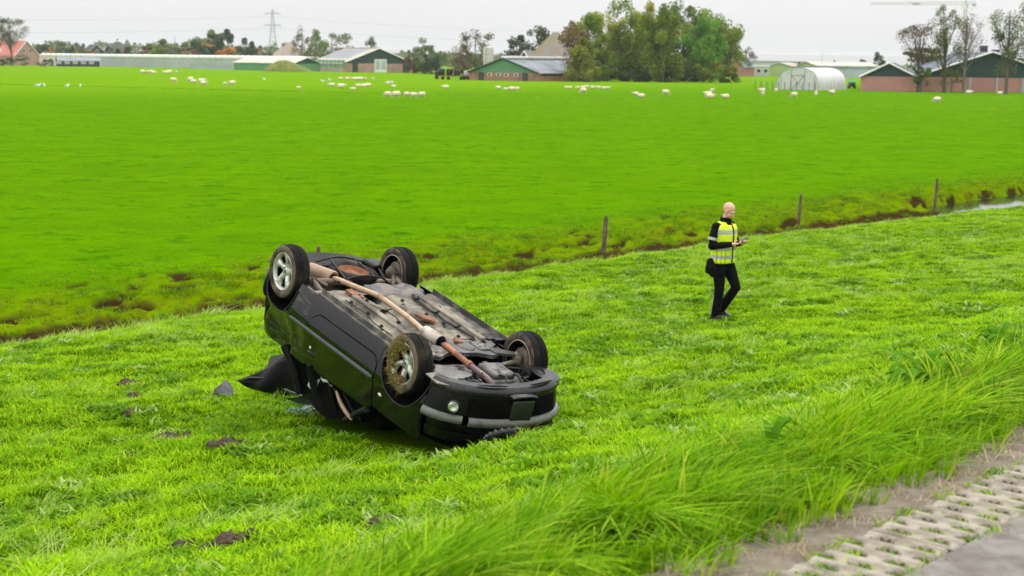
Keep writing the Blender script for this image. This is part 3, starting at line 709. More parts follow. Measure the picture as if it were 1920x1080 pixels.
# rear bumper: corner visible behind the near rear wheel
rb=band('rear_bumper',-2.76,.27,.60,M_blk,.01,8,rear=True,bulge=.015,inw=.05)
rp=band('tailgate_panel',-2.80,.61,.93,M_paint,-.01,8,rear=True)
mb=MB(); mb.grid(lambda u,v:(-2.80-.16*v-.05*math.sin(math.pi*u),-.68+1.36*u,.30-.10*math.sin(math.pi*u)**.5*v-.02),16,5); mb.build('rear_valance',M_blk,car)
mb=MB(); mb.box((-2.78,-.60,.30),(.26,.22,.20),0,None,.03); mb.build('valance_box',M_blk,car)
# --- roof, pillars, bonnet, all crushed against the grass
mb=MB()
def roof(u,v):
    x=-.45-1.75*u; y=(v-.5)*1.22; z=1.02+.42*math.sin(min(1,u*1.8)*math.pi/2)-.10*abs(2*v-1)**3+.05*(float(fbm(x*3,y*3,2,6))-.5)
    if u>.72: z+=(u-.72)*.9
    return (x,y,z)
mb.grid(roof,26,18); mb.build('roof',M_blk,car)
mb=MB()
def bonnet(u,v):
    x=.80-1.25*u; y=(v-.5)*(1.30+.2*u); z=.80+.14*u-.04*abs(2*v-1)**2+.07*(float(fbm(x*4,y*4,2,2))-.5); return (x,y,z)
mb.grid(bonnet,20,18); mb.build('bonnet',M_paint,car)
for sg in (1,-1):
    for P,r in (([(-1.60,.76*sg,.93),(-1.55,.70*sg,1.15),(-1.42,.60*sg,1.36)],.045),([(-.42,.78*sg,.90),(-.62,.70*sg,1.02),(-1.0,.60*sg,1.30)],.035),([(-2.2,.74*sg,.96),(-2.05,.66*sg,1.15),(-1.95,.58*sg,1.42)],.05)):
        MB().tube(P,r,8).build('roof_pillar',M_blk,car)
# cabin seats, with black filler blocks standing in for the shade inside
mb=MB(); mb.box((-1.15,0,.72),(1.5,1.36,.46),0,None,.05); mb.box((-.55,.36,.98),(.30,.42,.34),0,None,.08); mb.box((-1.5,.36,1.02),(.22,.46,.50),0,None,.08); mb.box((-1.5,-.36,1.02),(.22,.46,.50),0,None,.08); mb.box((.15,0,.58),(.95,1.0,.34),0,None,.04); mb.box((-2.45,0,.66),(.7,1.0,.44),0,None,.05)
mb.box((-1.5,0,1.12),(1.1,1.0,.44),0,None,.08); mb.box((-.75,0,1.05),(.6,1.1,.3),0,None,.08)
mb.build('cabin',M_dark,car)
mb=MB(); mb.grid(lambda u,v:(-.55-1.65*u,.56-.06*math.sin(u*9)+.04*v,.92+v*(.14+.34*min(1,max(0,1.65*u/.7)))-.06*u*(1-v)),14,6); mb.build('shade_curtain',M_dark,car)  # black curtain sheet added to stand in for shade below the door
# --- wheels
def wheel_parts(seed,alloy):
    r=random.Random(seed)
    T=MB(); half=[(.203,.080),(.212,.092),(.236,.101),(.262,.099),(.280,.088),(.285,.074)]
    prof=half+[(.283,.04),(.283,-.04)]+[(a,-b) for a,b in reversed(half)]
    T.lathe(prof,44,0); 
    # sidewalls get the muddier material
    for i in range(len(T.f)):
        c=sum(math.hypot(T.v[k][0],T.v[k][1]) for k in T.f[i])/4
        if c<.272: T.m[i]=1
    # directional tread: V-set blocks
    n=54
    for k in range(n):
        for s_ in (1,-1):
            a0=2*math.pi*(k+(.5 if s_>0 else 0))/n; V=[]
            for j in range(5):
                f=j/4; h=s_*(.006+.082*f); a=a0+.26*f+.10*f*f; rr=.2945-(.006*f if f<.8 else .016); wd=.0104-.001*f
                V+=[(rr*math.cos(a),rr*math.sin(a),h),(rr*math.cos(a+wd/.29*2.0),rr*math.sin(a+wd/.29*2.0),h),
                    ((rr-.012)*math.cos(a-.012),(rr-.012)*math.sin(a-.012),h),((rr-.012)*math.cos(a+wd/.29*2.0+.012),(rr-.012)*math.sin(a+wd/.29*2.0+.012),h)]
            F=[]
            for j in range(4):
                o=4*j; F+=[(o,o+1,o+5,o+4),(o+2,o,o+4,o+6),(o+1,o+3,o+7,o+5)]
            T.add(V,F,0)
    W=MB()
    W.lathe([(.205,.082),(.204,.088),(.196,.088),(.186,.078),(.178,.055),(.172,-.03),(.182,-.075),(.198,-.088),(.205,-.084)],40,0 if alloy else 1)
    W.lathe([(.168,.05),(.164,-.03),(.176,-.078),(.197,-.0885)],40,1)
    W.lathe([(.1965,-.0886),(.2045,-.0875)],40,2)
    if alloy:
        W.lathe([(0,.052),(.028,.052),(.032,.048),(.060,.045),(.066,.030),(.060,.0)],28,0)
        for k in range(5):
            a=2*math.pi*k/5; V=[]
            for j in range(9):
                f=j/8; rr=.050+.138*f; tw=a+.22*f*f; wd=(.042-.016*math.sin(math.pi*min(1,f*1.15)*.9)+.040*max(0,f-.5)*1.6); h=.046+.022*math.sin(f*math.pi*.62)
                c,s_=math.cos(tw),math.sin(tw)
                for e,dh in ((-1,-.032),(-.82,-.004),(-.25,.004),(.25,.004),(.82,-.004),(1,-.032)): V.append((rr*c-e*wd*s_,rr*s_+e*wd*c,h+dh))
            W.add(V,[(j*6+i,j*6+i+1,(j+1)*6+i+1,(j+1)*6+i) for j in range(8) for i in range(5)],0,None,True)
        for k in range(4):
            a=2*math.pi*k/4+.4; M_=Matrix.Translation((.042*math.cos(a),.042*math.sin(a),.0455))
            W.lathe([(0,.001),(.0095,.001),(.0115,.003),(.0115,-.004)],10,3,M_)
        # cap emblem: a small rearing animal, raised
        em=[(-.010,-.016),(-.002,-.017),(.0,-.008),(.005,-.006),(.007,-.016),(.013,-.015),(.010,.002),(.015,.008),(.013,.013),(.006,.010),(.004,.018),(-.003,.019),(-.006,.012),(-.014,.010),(-.013,.005),(-.005,.004),(-.008,-.004),(-.014,-.008)]
        W.prism(em,.051,.0545,3)
    B=MB(); B.lathe([(0,.012),(.125,.012),(.130,.0),(.130,-.045),(.10,-.06),(0,-.06)],26,0); 
    return (T.mesh('tyre',[M_tyre,M_wall]),W.mesh('rim',[M_alloy,M_dark if alloy else M_dark,M_ring,M_dark]),B.mesh('brake_drum',M_steel))
wa=wheel_parts(1,True)
def put_wheel(x,y,z,left,spin,tilt=0,steer=0):
    M_=Matrix.Translation((x,y,z))@Matrix.Rotation(steer,4,'Z')@Matrix.Rotation((-math.pi/2 if left else math.pi/2)+tilt,4,'X')@Matrix.Rotation(spin,4,'Z')
    rim=link('wheel',wa[1],car); rim.matrix_local=M_
    link('tyre',wa[0],rim); link('brake_drum',wa[2],rim); return rim
put_wheel(-2.442,.705,.2075,True,.25)
wfl=put_wheel(.0,.705,.236,True,.9,0,.05)
wrr=put_wheel(-2.442,-.705,.2075,False,.6)
wfr=put_wheel(.0,-.705,.236,False,1.4,0,.05)
# turf and straw packed into the near front wheel
m_straw=blade_mat('straw',(.30,.20,.045),(.42,.29,.085),(.20,.24,.03),.2)
Vs=[];Fs=[];As=[]; rr=random.Random(5)
for i in range(520):
    a=rr.uniform(math.radians(-15),math.radians(215))
    q=rr.uniform(.12,.285); 
    b0=Vector((q*math.cos(a),q*math.sin(a),.075+.035*rr.random())); d=Vector((rr.gauss(0,1),rr.gauss(0,1),rr.gauss(.35,.5))).normalized(); d2=(d+Vector((rr.gauss(0,.5),rr.gauss(0,.5),rr.gauss(0,.4)))).normalized()
    l=rr.uniform(.03,.085); wv=d.cross(Vector((0,0,1)) if abs(d.z)<.9 else Vector((1,0,0))).normalized()*rr.uniform(.0015,.0032)
    o=len(Vs); p1=b0+d*l*.6; p2=p1+d2*l*.6; Vs+=[b0-wv,b0+wv,p1+wv*.8,p1-wv*.8,p2]; Fs+=[(o,o+1,o+2,o+3),(o+3,o+2,o+4)]; As+=[rr.random()]*5
me=bpy.data.meshes.new('straw'); me.from_pydata(Vs,[],Fs); a_=me.attributes.new('bl','FLOAT','POINT'); a_.data.foreach_set('value',As); me.materials.append(m_straw)
so_=link('straw',me,wfl); so_.matrix_local=Matrix.Rotation(-.9+1.57,4,'Z'); so_['kind']='stuff'
mb=MB()
for i in range(46):
    a=rr.uniform(math.radians(0),math.radians(205)); q=rr.uniform(.14,.26); s_=rr.uniform(.02,.045); mb.ell((q*math.cos(a),q*math.sin(a),.07),(s_,s_,.025),7,5,0,None,.5,i)
so_=mb.build('packed_mud',mat('packed_turf',(.125,.085,.035),.95,var=.5,scale=30,bump=.8,bscale=60),wfl); so_.matrix_local=Matrix.Rotation(-.9+1.57,4,'Z'); so_['kind']='stuff'
# --- floorpan with its tunnel, rails and pressed beads
def bumpf(v,c,w,s=.012): return 1/(1+math.exp(-(v-c+w)/s))*(1/(1+math.exp((v-c-w)/s)))
def floor(u,v):
    x=-1.70+1.36*u; y=-.70+1.40*v; z=.190
    z+=.105*bumpf(y,.07,.125,.016)
    for c in (.43,-.40): z-=.036*bumpf(y,c,.045,.006)*bumpf(x,-.95,.62,.02)
    z-=.022*bumpf(y,.25,.018,.006)*bumpf(x,-1.1,.42,.02)
    for c in (.33,-.24,-.30,.57,-.56): z+=.013*bumpf(y,c,.014,.005)*bumpf(x,-1.05,.36,.02)
    for c in (-1.32,-.66): z-=.014*bumpf(x,c,.035,.006)*(1-bumpf(y,.07,.15,.01))
    z-=.020*bumpf(y,-.52,.05,.006)*bumpf(x,-.52,.10,.01)
    z+=.006*(float(fbm(x*5,y*5,2,3))-.5); 
    if abs(y)>.62: z+=.02*(abs(y)-.62)/.08
    return (x,y,z)
mb=MB(); mb.grid(floor,90,100); fl=mb.build('floorpan',M_floor,car)
for y0,x0,x1 in ((.43,-1.56,-.34),(-.40,-1.56,-.34)):
    mb=MB(); mb.box(((x0+x1)/2,y0,.146),(x1-x0,.070,.030),0,None,.01); mb.build('floor_rail',M_floor,car)
mb=MB()
for i,(x,y) in enumerate([(-1.5,.3),(-1.45,.52),(-1.2,.30),(-1.15,.50),(-.9,.28),(-.8,.55),(-1.5,-.15),(-1.3,-.5),(-1.1,-.2),(-.85,-.25),(-.6,-.5),(-.5,-.2),(-.7,.34)]):
    mb.lathe([(0,-.022),(.009,-.022),(.012,-.014),(.02,-.012),(.022,.0)],8,0,Matrix.Translation((x,y,.19-.01)))
    mb.lathe([(0,-.004),(.016,-.004),(.018,.004)],8,0,Matrix.Translation((x+.07,y+.03,.19)))
o=mb.build('floor_clips',M_blk,car); o['kind']='stuff'
for sg in (1,-1):
    mb=MB(); mb.box((-1.03,.705*sg,.160),(1.42,.006,.055)); mb.box((-1.03,.728*sg,.185),(1.42,.05,.012)); mb.build('sill_flange',M_floord,car)
mb=MB(); mb.box((-1.03,-.66,.196),(1.40,.10,.02),0,None,.004); mb.build('sill_inner',M_floord,car)
# brake and fuel lines, brackets
for dy,r in ((0,.005),(.014,.005),(.030,.007)):
    mb=MB(); mb.tube([(-1.66,-.40+dy,.165),(-1.50,-.345+dy,.165),(-1.2,-.31+dy,.168),(-1.08,-.33+dy,.168),(-.9,-.30+dy,.165),(-.7,-.33+dy,.165),(-.46,-.36+dy,.165),(-.3,-.30+dy,.19)],r,6); mb.build('fuel_line',M_blk,car)
mb=MB(); mb.tube([(-1.62,.40,.17),(-1.4,.36,.165),(-1.15,.25,.165),(-1.0,.24,.17),(-.86,.28,.168)],.0055,6); mb.tube([(-1.5,.56,.17),(-1.1,.55,.165),(-.85,.60,.17),(-.55,.58,.175)],.006,6); mb.build('brake_line',M_blk,car)
for x,y in ((-1.52,-.33),(-1.12,-.31),(-.72,-.31),(-1.6,.40),(-1.18,.27)):
    mb=MB(); mb.box((x,y,.158),(.05,.06,.022),0,None,.006); mb.tube([(x-.02,y-.04,.16),(x+.02,y-.06,.14)],.006,5); mb.build('line_clip',M_blk,car)
for P in ([(-1.05,-.02),(-.93,-.05),(-.84,-.13),(-.90,-.17),(-1.02,-.12)],[(-.44,-.10),(-.36,-.14),(-.28,-.10),(-.33,-.03)],[(-1.78,.33),(-1.55,.30),(-1.50,.34),(-1.60,.40),(-1.75,.42)]):
    MB().prism(P,.150,.176).build('rusty_bracket',M_rust,car)
# exhaust
def ex(name,P,r,m,n=14): 
    return MB().tube(crom(P,28) if len(P)>2 else P,r,n).build(name,m,car)
ex('exhaust_pipe',[(-2.30,.25,.235),(-2.20,.255,.20),(-2.08,.245,.185),(-1.93,.21,.175),(-1.75,.155,.165),(-1.585,.10,.160),(-1.2,.115,.155),(-.9,.13,.155),(-.63,.165,.155)],.0285,M_pipe)
Mx=Matrix.Translation((-.62,.165,.155))@Vector((.33,-.02,0)).to_track_quat('Z','Y').to_matrix().to_4x4()
mb=MB(); mb.lathe([(.030,-.03),(.034,0),(.064,.03),(.066,.05),(.066,.28),(.062,.30)],22,0,Mx); mb.build('middle_silencer',M_muff,car)
mb=MB(); mb.lathe([(.063,.300),(.045,.335),(.032,.345),(.030,.37)],18,0,Mx); mb.build('silencer_cone',M_dark,car)
ex('down_pipe',[(-.27,.148,.158),(-.10,.15,.160),(.06,.162,.163),(.22,.172,.165)],.029,M_pipe2)
ex('flex_joint',[(.205,.171,.166),(.255,.174,.168)],.040,M_rust)
ex('front_pipe',[(.24,.173,.168),(.38,.168,.175),(.50,.150,.190),(.575,.12,.24),(.60,.10,.36)],.030,M_pipe3)
mb=MB(); mb.tube([(.47,.19,.17),(.49,.225,.12)],.011,8); mb.build('lambda_sensor',M_pipe,car)
Mx=Matrix.Translation((-2.63,.345,.26))@Vector((.36,-.10,-.03)).to_track_quat('Z','Y').to_matrix().to_4x4()
mb=MB(); mb.lathe([(0,0),(.08,0),(.092,.012),(.092,.355),(.080,.368)],26,0,Mx); o=mb.build('rear_silencer',mat('rear_silencer_steel',(.40,.28,.185),.65,metal=.2,var=.25,scale=4,dirt=(.20,.12,.08),dirt_amt=.45,dscale=4),car)
mb=MB(); mb.lathe([(.0,.362),(.05,.364),(.080,.3685),(.092,.350)],26,0,Mx); mb.build('silencer_end',M_rust,car)
mb=MB(); mb.tube([(-2.33,.27,.25),(-2.26,.25,.215)],.05,12); mb.build('silencer_neck',M_dark,car)
# fuel tank, strap, kicked-up floor on the other side of it
mb=MB()
def tank(u,v):
    a=2*math.pi*v; ca,sa=math.cos(a),math.sin(a); ax=abs(ca)**.45*(1 if ca>0 else -1); az=abs(sa)**.45*(1 if sa>0 else -1)
    e=min(1,min(u,1-u)*9+.55)
    return (-1.885+.185*ax*e, .02-.66*u+.015*math.sin(u*9), .285+.105*az*e+.012*math.sin(u*14))
mb.grid(tank,20,24); mb.build('fuel_tank',M_tank,car)
mb=MB(); V=[]
for k in range(13):
    a=math.pi*(1.02+.96*k/12); ca,sa=math.cos(a),math.sin(a); ax=abs(ca)**.45*(1 if ca>0 else -1); az=-abs(sa)**.45
    V+=[(-1.885+.193*ax,-.19,.285+.113*az),(-1.885+.193*ax,-.235,.285+.113*az)]
mb.add(V,[(2*k,2*k+1,2*k+3,2*k+2) for k in range(12)]); mb.build('tank_strap',M_rust,car)
mb=MB(); mb.tube([(-1.80,-.52,.2),(-1.85,-.62,.22),(-1.95,-.70,.27)],[.03,.045,.05],10); mb.build('filler_pipe',M_tank,car)
mb=MB(); mb.grid(lambda u,v:(-1.70-.42*u,.02+.66*v,.195+.14*u*u+.012*math.sin(v*20)),10,14); mb.build('rear_seat_pan',M_floor,car)
mb=MB(); mb.grid(lambda u,v:(-2.06-.88*u,-.72+1.44*v,.35+.02*float(vnoise(u*6,v*6,2))),12,12); mb.build('boot_floor',M_floord,car)
# rear axle, arms, springs
mb=MB(); mb.tube([(-2.24,-.60,.245),(-2.24,.55,.245)],.038,12); mb.build('rear_axle',M_steel,car)
for sg in (1,-1):
    mb=MB(); mb.tube([(-2.0,.52*sg,.29),(-2.15,.55*sg,.235),(-2.35,.60*sg,.215),(-2.44,.66*sg,.2075)],[.028,.034,.030,.045],10); mb.tube([(-2.1,.42*sg,.24),(-2.38,.60*sg,.20)],[.018,.026],8); mb.build('trailing_arm',M_steel,car)
    mb=MB(); mb.tube([(-2.08,.44*sg,.30),(-2.62,.56*sg,.24)],[.024,.020],10); mb.build('shock_absorber',M_blk,car)
    mb=MB(); mb.tube(crom([(-2.05,.60*sg,.30),(-2.15,.60*sg,.16),(-2.28,.585*sg,.17),(-2.36,.59*sg,.24)],14),.007,6); mb.build('brake_hose',M_blk,car)
    mb=MB(); mb.ell((-2.44,.60*sg,.2075),(.075,.05,.075),12,8,0,None,.2,3); mb.ell((-2.36,.57*sg,.17),(.04,.03,.05),8,6,0,None,.3,4); mb.build('hub_carrier',M_steel,car)
# spare wheel in its cradle under the boot
Ms=Matrix.Translation((-2.44,-.10,.235))@Matrix.Rotation(math.pi,4,'X')
T=MB(); prof=[(.17,.052),(.19,.066),(.23,.072),(.262,.062),(.275,.040),(.276,-.040),(.262,-.062),(.19,-.066)]
T.lathe(prof,40,0,Ms)
for k in range(60):
    a=2*math.pi*k/60; T.box((.277,0,0),(.010,.020,.088),0,Ms@Matrix.Rotation(a,4,'Z'))
sp_=T.build('spare_wheel',M_tyre,car)
mb=MB(); mb.lathe([(.172,.052),(.160,.045),(.150,.015),(.11,.0),(.07,.02),(.0,.02)],32,0,Ms); mb.build('rim',M_rust,sp_)
mb=MB(); mb.tube(crom([(-2.10,.30,.20),(-2.16,.0,.150),(-2.16,-.28,.165),(-2.2,-.42,.24)],16),.011,7); mb.tube(crom([(-2.72,.22,.19),(-2.78,-.1,.15),(-2.72,-.40,.18)],14),.011,7); mb.tube([(-2.12,.2,.165),(-2.74,.05,.15)],.010,7); mb.tube([(-2.16,-.2,.15),(-2.76,-.28,.155)],.009,7); mb.build('spare_cradle',M_blk,car)
# --- front end: subframe, arms, driveshafts, engine
SUB=[(-.44,-.42),(-.40,-.55),(-.28,-.52),(-.18,-.36),(-.05,-.40),(-.02,-.30),(-.10,-.16),(-.10,.0),(-.14,.10),(-.10,.22),(-.02,.34),(-.06,.42),(-.20,.40),(-.30,.54),(-.42,.55),(-.45,.42),(-.38,.25),(-.40,-.2)]
mb=MB(); mb.prism(SUB,.185,.225); mb.box((-.25,-.30,.180),(.22,.14,.025),0,None,.01); mb.box((-.22,.34,.180),(.20,.12,.025),0,None,.01); mb.ell((-.25,-.12,.20),(.12,.10,.045),12,8); mb.ell((-.2,.27,.195),(.11,.09,.04),12,8)
mb.build('subframe',mat('subframe_black',(.045,.046,.05),.5,var=.3,scale=7,bump=.2,bscale=25,dirt=(.20,.185,.16),dirt_amt=.42,dscale=6),car)
mb=MB()
for x,y in ((-.30,-.33),(-.27,-.28),(-.22,-.34),(-.20,-.26),(-.26,.30),(-.2,.36),(-.16,.31)): mb.lathe([(0,-.003),(.011,-.003),(.012,.01)],8,0,Matrix.Translation((x,y,.167)))
o=mb.build('subframe_holes',M_dark,car); o['kind']='stuff'
for sg in (1,-1):
    mb=MB(); mb.add([(-.26,.33*sg,.20),(-.06,.36*sg,.20),(.03,.62*sg,.195),(-.04,.63*sg,.195),(-.26,.33*sg,.175),(-.06,.36*sg,.175),(.03,.62*sg,.172),(-.04,.63*sg,.172)],[(0,1,2,3),(4,5,6,7),(0,1,5,4),(1,2,6,5),(2,3,7,6),(3,0,4,7)]); mb.build('lower_arm',M_floord,car)
    mb=MB(); mb.tube([(.08,.18*sg,.26),(.07,.34*sg,.255),(.02,.60*sg,.245)],[.034,.020,.03],10); mb.build('driveshaft',M_steel,car)
    mb=MB(); mb.ell((0,.60*sg,.236),(.07,.05,.085),10,8,0,None,.25,7); mb.tube([(-.02,.60*sg,.24),(-.05,.56*sg,.42)],.028,8); mb.build('hub_carrier',M_steel,car)
    mb=MB(); mb.tube(crom([(-.46,.10*sg,.20),(-.44,.38*sg,.19),(-.40,.56*sg,.20),(-.20,.60*sg,.20),(-.10,.58*sg,.24)],18),.011,8); mb.build('anti_roll_bar',M_blk,car)
mb=MB(); mb.box((-.47,-.58,.20),(.16,.16,.07),0,None,.012); mb.box((-.36,-.62,.19),(.07,.14,.08),0,None,.01); mb.build('jacking_box',M_blk,car)
mb=MB(); mb.box((.25,-.16,.235),(.30,.27,.075),0,None,.03); mb.box((.26,-.16,.29),(.33,.31,.06),0,None,.02); mb.lathe([(0,-.012),(.014,-.012),(.016,.0)],6,0,Matrix.Translation((.36,-.1,.2))); mb.build('engine_sump',M_alu,car)
mb=MB()
for i,(c,r_) in enumerate([((.20,.30,.30),(.16,.15,.08)),((.36,.33,.31),(.10,.12,.08)),((.12,.42,.32),(.10,.10,.08)),((.44,.18,.34),(.10,.12,.08)),((.10,.12,.30),(.10,.09,.06)),((.45,-.30,.34),(.09,.10,.06)),((.30,-.42,.34),(.12,.10,.08))]): mb.ell(c,r_,12,8,0,None,.22,i)
for i in range(26): mb.box((rr.uniform(0,.5),rr.uniform(-.45,.5),rr.uniform(.27,.33)),(rr.uniform(.02,.08),rr.uniform(.02,.08),.05),0,Matrix.Rotation(rr.uniform(-.2,.2),4,'Z'),.006)
mb.build('gearbox',M_alu,car)['kind']='stuff'
mb=MB(); mb.box((.22,0,.40),(.95,1.16,.10)); mb.build('engine_bay',M_dark,car)
mb=MB()
for P,r_ in (([(.46,.42,.27),(.53,.30,.22),(.60,.28,.26)],.035),([(.40,.52,.27),(.50,.44,.215),(.60,.40,.26)],.032),([(.10,.20,.27),(.25,.28,.21),(.42,.24,.24),(.52,.30,.27)],.012),([(.30,-.05,.24),(.47,-.10,.20),(.58,-.02,.24)],.010),([(.36,-.28,.22),(.50,-.24,.19),(.62,-.22,.24)],.012),([(.40,-.36,.25),(.52,-.34,.19),(.56,-.26,.19),(.60,-.36,.23)],.013),([(.24,-.30,.21),(.34,-.36,.18),(.30,-.42,.22)],.013),([(.52,-.44,.24),(.60,-.50,.20),(.62,-.40,.22)],.020)):
    MB().tube(crom(P,12),r_,9).build('hose',M_blk,car)
for P,z in (([(.13,.50),(.20,.40),(.36,.24),(.41,.26),(.48,.45),(.60,.66),(.54,.76),(.32,.74),(.30,.62)],.196),([(.20,-.44),(.34,-.50),(.48,-.48),(.66,-.54),(.60,-.70),(.42,-.76),(.30,-.70)],.186)):
    mb=MB(); mb.prism(P,z,z+.008); o=mb.build('undertray',mat('undertray_plastic',(.085,.085,.082),.6,var=.2,dirt=(.25,.23,.19),dirt_amt=.5,dscale=5) if P[0][1]>0 else M_lip,car)
    o['label']='flat grey plastic tray behind the bumper corner'
mb=MB(); mb.grid(lambda u,v:(.25+.16*u,-.40-.06*v,.34-.19*v+.05*u*v),5,5); mb.build('splash_flap',M_blk,car)
# cabin details that hang out
mb=MB(); mb.grid(lambda u,v:(-1.62+.17*u-.05*v,.70-.04*math.sin(math.pi*u),1.06+.14*v+.03*math.sin(u*5)),6,6); mb.build('airbag',M_bag,car)
mb=MB(); mb.grid(lambda u,v:(-1.36+.22*u,.765-.02*v,.955+.045*v*(1-.6*u)+.01*math.sin(u*9)),8,4); mb.build('airbag',M_bag,car)
mb=MB(); mb.tube(crom([(-1.12,.70,1.02),(-1.0,.70,1.10),(-.86,.68,1.17),(-.80,.66,1.20)],12),[.012+.010*math.sin(math.pi*k/11) for k in range(12)],8); mb.build('seat_trim',M_belt,car)
for P,r_ in (([(-1.30,.70,.98),(-1.22,.66,1.14),(-1.18,.60,1.28)],.022),([(-1.25,.68,1.0),(-1.05,.64,1.16),(-.80,.62,1.22)],.016),([(-.95,.72,.96),(-.85,.66,1.10),(-.66,.64,1.14)],.02)): MB().tube(P,r_,7).build('window_frame',M_blk,car)
# the tailgate, torn down and lying open behind the near side (placed in the field, then handed to the car)
def wp(px,py,y):
    return to_car(at_depth(px,py,y))
GT=[(447,716,17.9),(474,705,17.75),(505,688,17.6),(540,672,17.45),(566,668,17.3)]
GB=[(470,724,17.75),(486,732,17.6),(510,738,17.45),(545,742,17.3),(580,746,17.1)]
def gate(u,v):
    a=Vector(wp(*crom(GT,21)[int(round(u*20))])); b=Vector(wp(*crom(GB,21)[int(round(u*20))])); p=a.lerp(b,v)
    n=CARM.to_3x3().inverted()@Vector((-.35,-.8,.45)); return p+n.normalized()*(.025*math.sin(math.pi*v)+.022*math.sin(u*11+v*4)*math.sin(math.pi*u))
mb=MB(); mb.grid(gate,20,10); tg_=mb.build('tailgate',mat('tailgate_black',(.002,.002,.0024),.30,var=.2,spec=.09),car); tg_['label']='torn black tailgate lying on the grass behind the wreck'
bake(tg_,('SOLIDIFY',{'thickness':.03}))
def gl(u,v):
    p=Vector(gate(.28+.42*u,.40+.34*v)); n=CARM.to_3x3().inverted()@Vector((-.35,-.8,.45)); return p+n.normalized()*.022
mb=MB(); mb.grid(gl,10,5); mb.build('rear_window',M_tint,tg_)
mb=MB(); mb.tube([wp(452,713,17.8),wp(470,708,17.65),wp(492,709,17.55),wp(498,718,17.5)],[.006,.012,.013,.005],6); mb.build('spoiler',M_lip,tg_)
mb=MB(); mb.add([wp(510,668,18.0),wp(545,664,17.6),wp(562,690,17.5),wp(520,705,17.6),wp(503,690,17.9)],[(0,1,2,3,4)]); o=mb.build('parcel_shelf',M_blk,car); bake(o,('SOLIDIFY',{'thickness':.02}))
mb=MB(); mb.tube([wp(533,730,16.6),wp(565,742,16.1),wp(606,762,15.55)],.012,6); mb.build('roof_trim',M_lip,car)
# --- loose pieces on the grass
def debris(name,poly,label,cat,m,h=.02,lift=.03):
    """a thin torn piece lying where the photograph shows it; poly in pixels, on a plane just over the ground"""
    c=hit(sum(p[0] for p in poly)/len(poly),max(p[1] for p in poly)); V=[]
    root=Vector((c.x,c.y,ground_at(c.x,c.y)))
    for px,py,dep in poly: V.append(at_depth(px,py,c.y+dep)-root)
    mb=MB(); mb.add(V,[tuple(range(len(V)))]); o=mb.build(name,m,None,root); bake(o,('SOLIDIFY',{'thickness':h,'offset':0})); 
    return tag(o,label,cat)
M_frag=mat('grey_plastic_fragment',(.03,.03,.036),.5,var=.2,bump=.2,dirt=(.08,.07,.06),dirt_amt=.3)
debris('plastic_fragment',[(399,745,0),(402,730,.05),(415,720,.12),(424,712,.2),(432,720,.15),(438,733,.08),(437,742,0),(418,746,-.04)],'pointed dark grey plastic fragment lying on the grass left of the wreck','debris',M_frag)
debris('trim_fragment',[(618,811,0),(624,808,.06),(647,805,.1),(650,808,.05),(636,815,-.05),(630,812,0)],'small black strip of trim with a bright edge on the grass below the door','debris',M_lip,.012)
def bits(name,px,py,n,w,label,m,seed):
    r=random.Random(seed); c=hit(px,py); g=Vector((c.x,c.y,ground_at(c.x,c.y))); mb=MB()
    for i in range(n): mb.box((r.gauss(0,w),r.gauss(0,w*.8),.035+r.random()*.03),(r.uniform(.008,.03),r.uniform(.008,.03),.008),0,Matrix.Rotation(r.uniform(-.2,.2),4,'Z'))
    return tag(mb.build(name,m,None,g),label,'glass')
o=bits('window_glass',572,775,90,.10,'spill of pale green window glass crumbs on the grass beside the door',M_crumb,3); o['kind']='stuff'
o=bits('window_glass',664,785,70,.09,'spill of glass crumbs under the front end of the door',M_crumb,4); o['kind']='stuff'
# broken grille and lamp trim in front of the nose
def trim(name,P,label,m,wd=.05):
    c=hit(P[len(P)//2][0],P[len(P)//2][1]+6); wd*=1.5; P=[(a,b_-4,d_-.30) for a,b_,d_ in P]; root=Vector((c.x,c.y,ground_at(c.x,c.y))); Q=[]
    for px,py,dep in P: Q.append(at_depth(px,py,c.y+dep)-root)
    Q=crom(Q,22); mb=MB()
    for k in range(21):
        pass
    V=[]
    for k,q in enumerate(Q):
        w_=wd*(.35+.65*math.sin(math.pi*(k+1)/23))*(1+.25*math.sin(k*2.1)); V+=[(q[0],q[1]-.01,q[2]+w_*.5),(q[0],q[1]-.03,q[2]),(q[0],q[1]+.01,q[2]-w_*.5)]
    mb.add(V,[(3*k+j,3*k+3+j,3*k+4+j,3*k+1+j) for k in range(21) for j in range(2)],0,None,True)
    o=mb.build(name,m,None,root); bake(o,('SOLIDIFY',{'thickness':.012,'offset':0})); return tag(o,label,'debris')
trim('broken_trim',[(845,808,.10),(870,815,.02),(895,818,-.02),(915,823,-.04)],'curved black trim strip broken off under the near end of the bumper',M_blk)
trim('broken_trim',[(905,830,-.05),(918,824,0),(945,817,.05),(975,810,.10)],'grey cracked plate of grille trim on the grass under the bumper middle',M_lip,.07)
trim('broken_trim',[(915,803,.08),(950,807,.02),(985,801,.05),(1015,790,.2),(1040,772,.36)],'long curved black trim hanging under the grey bumper strip',M_blk,.06)
trim('broken_trim',[(1010,806,.15),(1030,795,.25),(1045,775,.42),(1046,760,.5)],'glossy black curved trim sticking out at the far bumper corner',M_lip,.06)
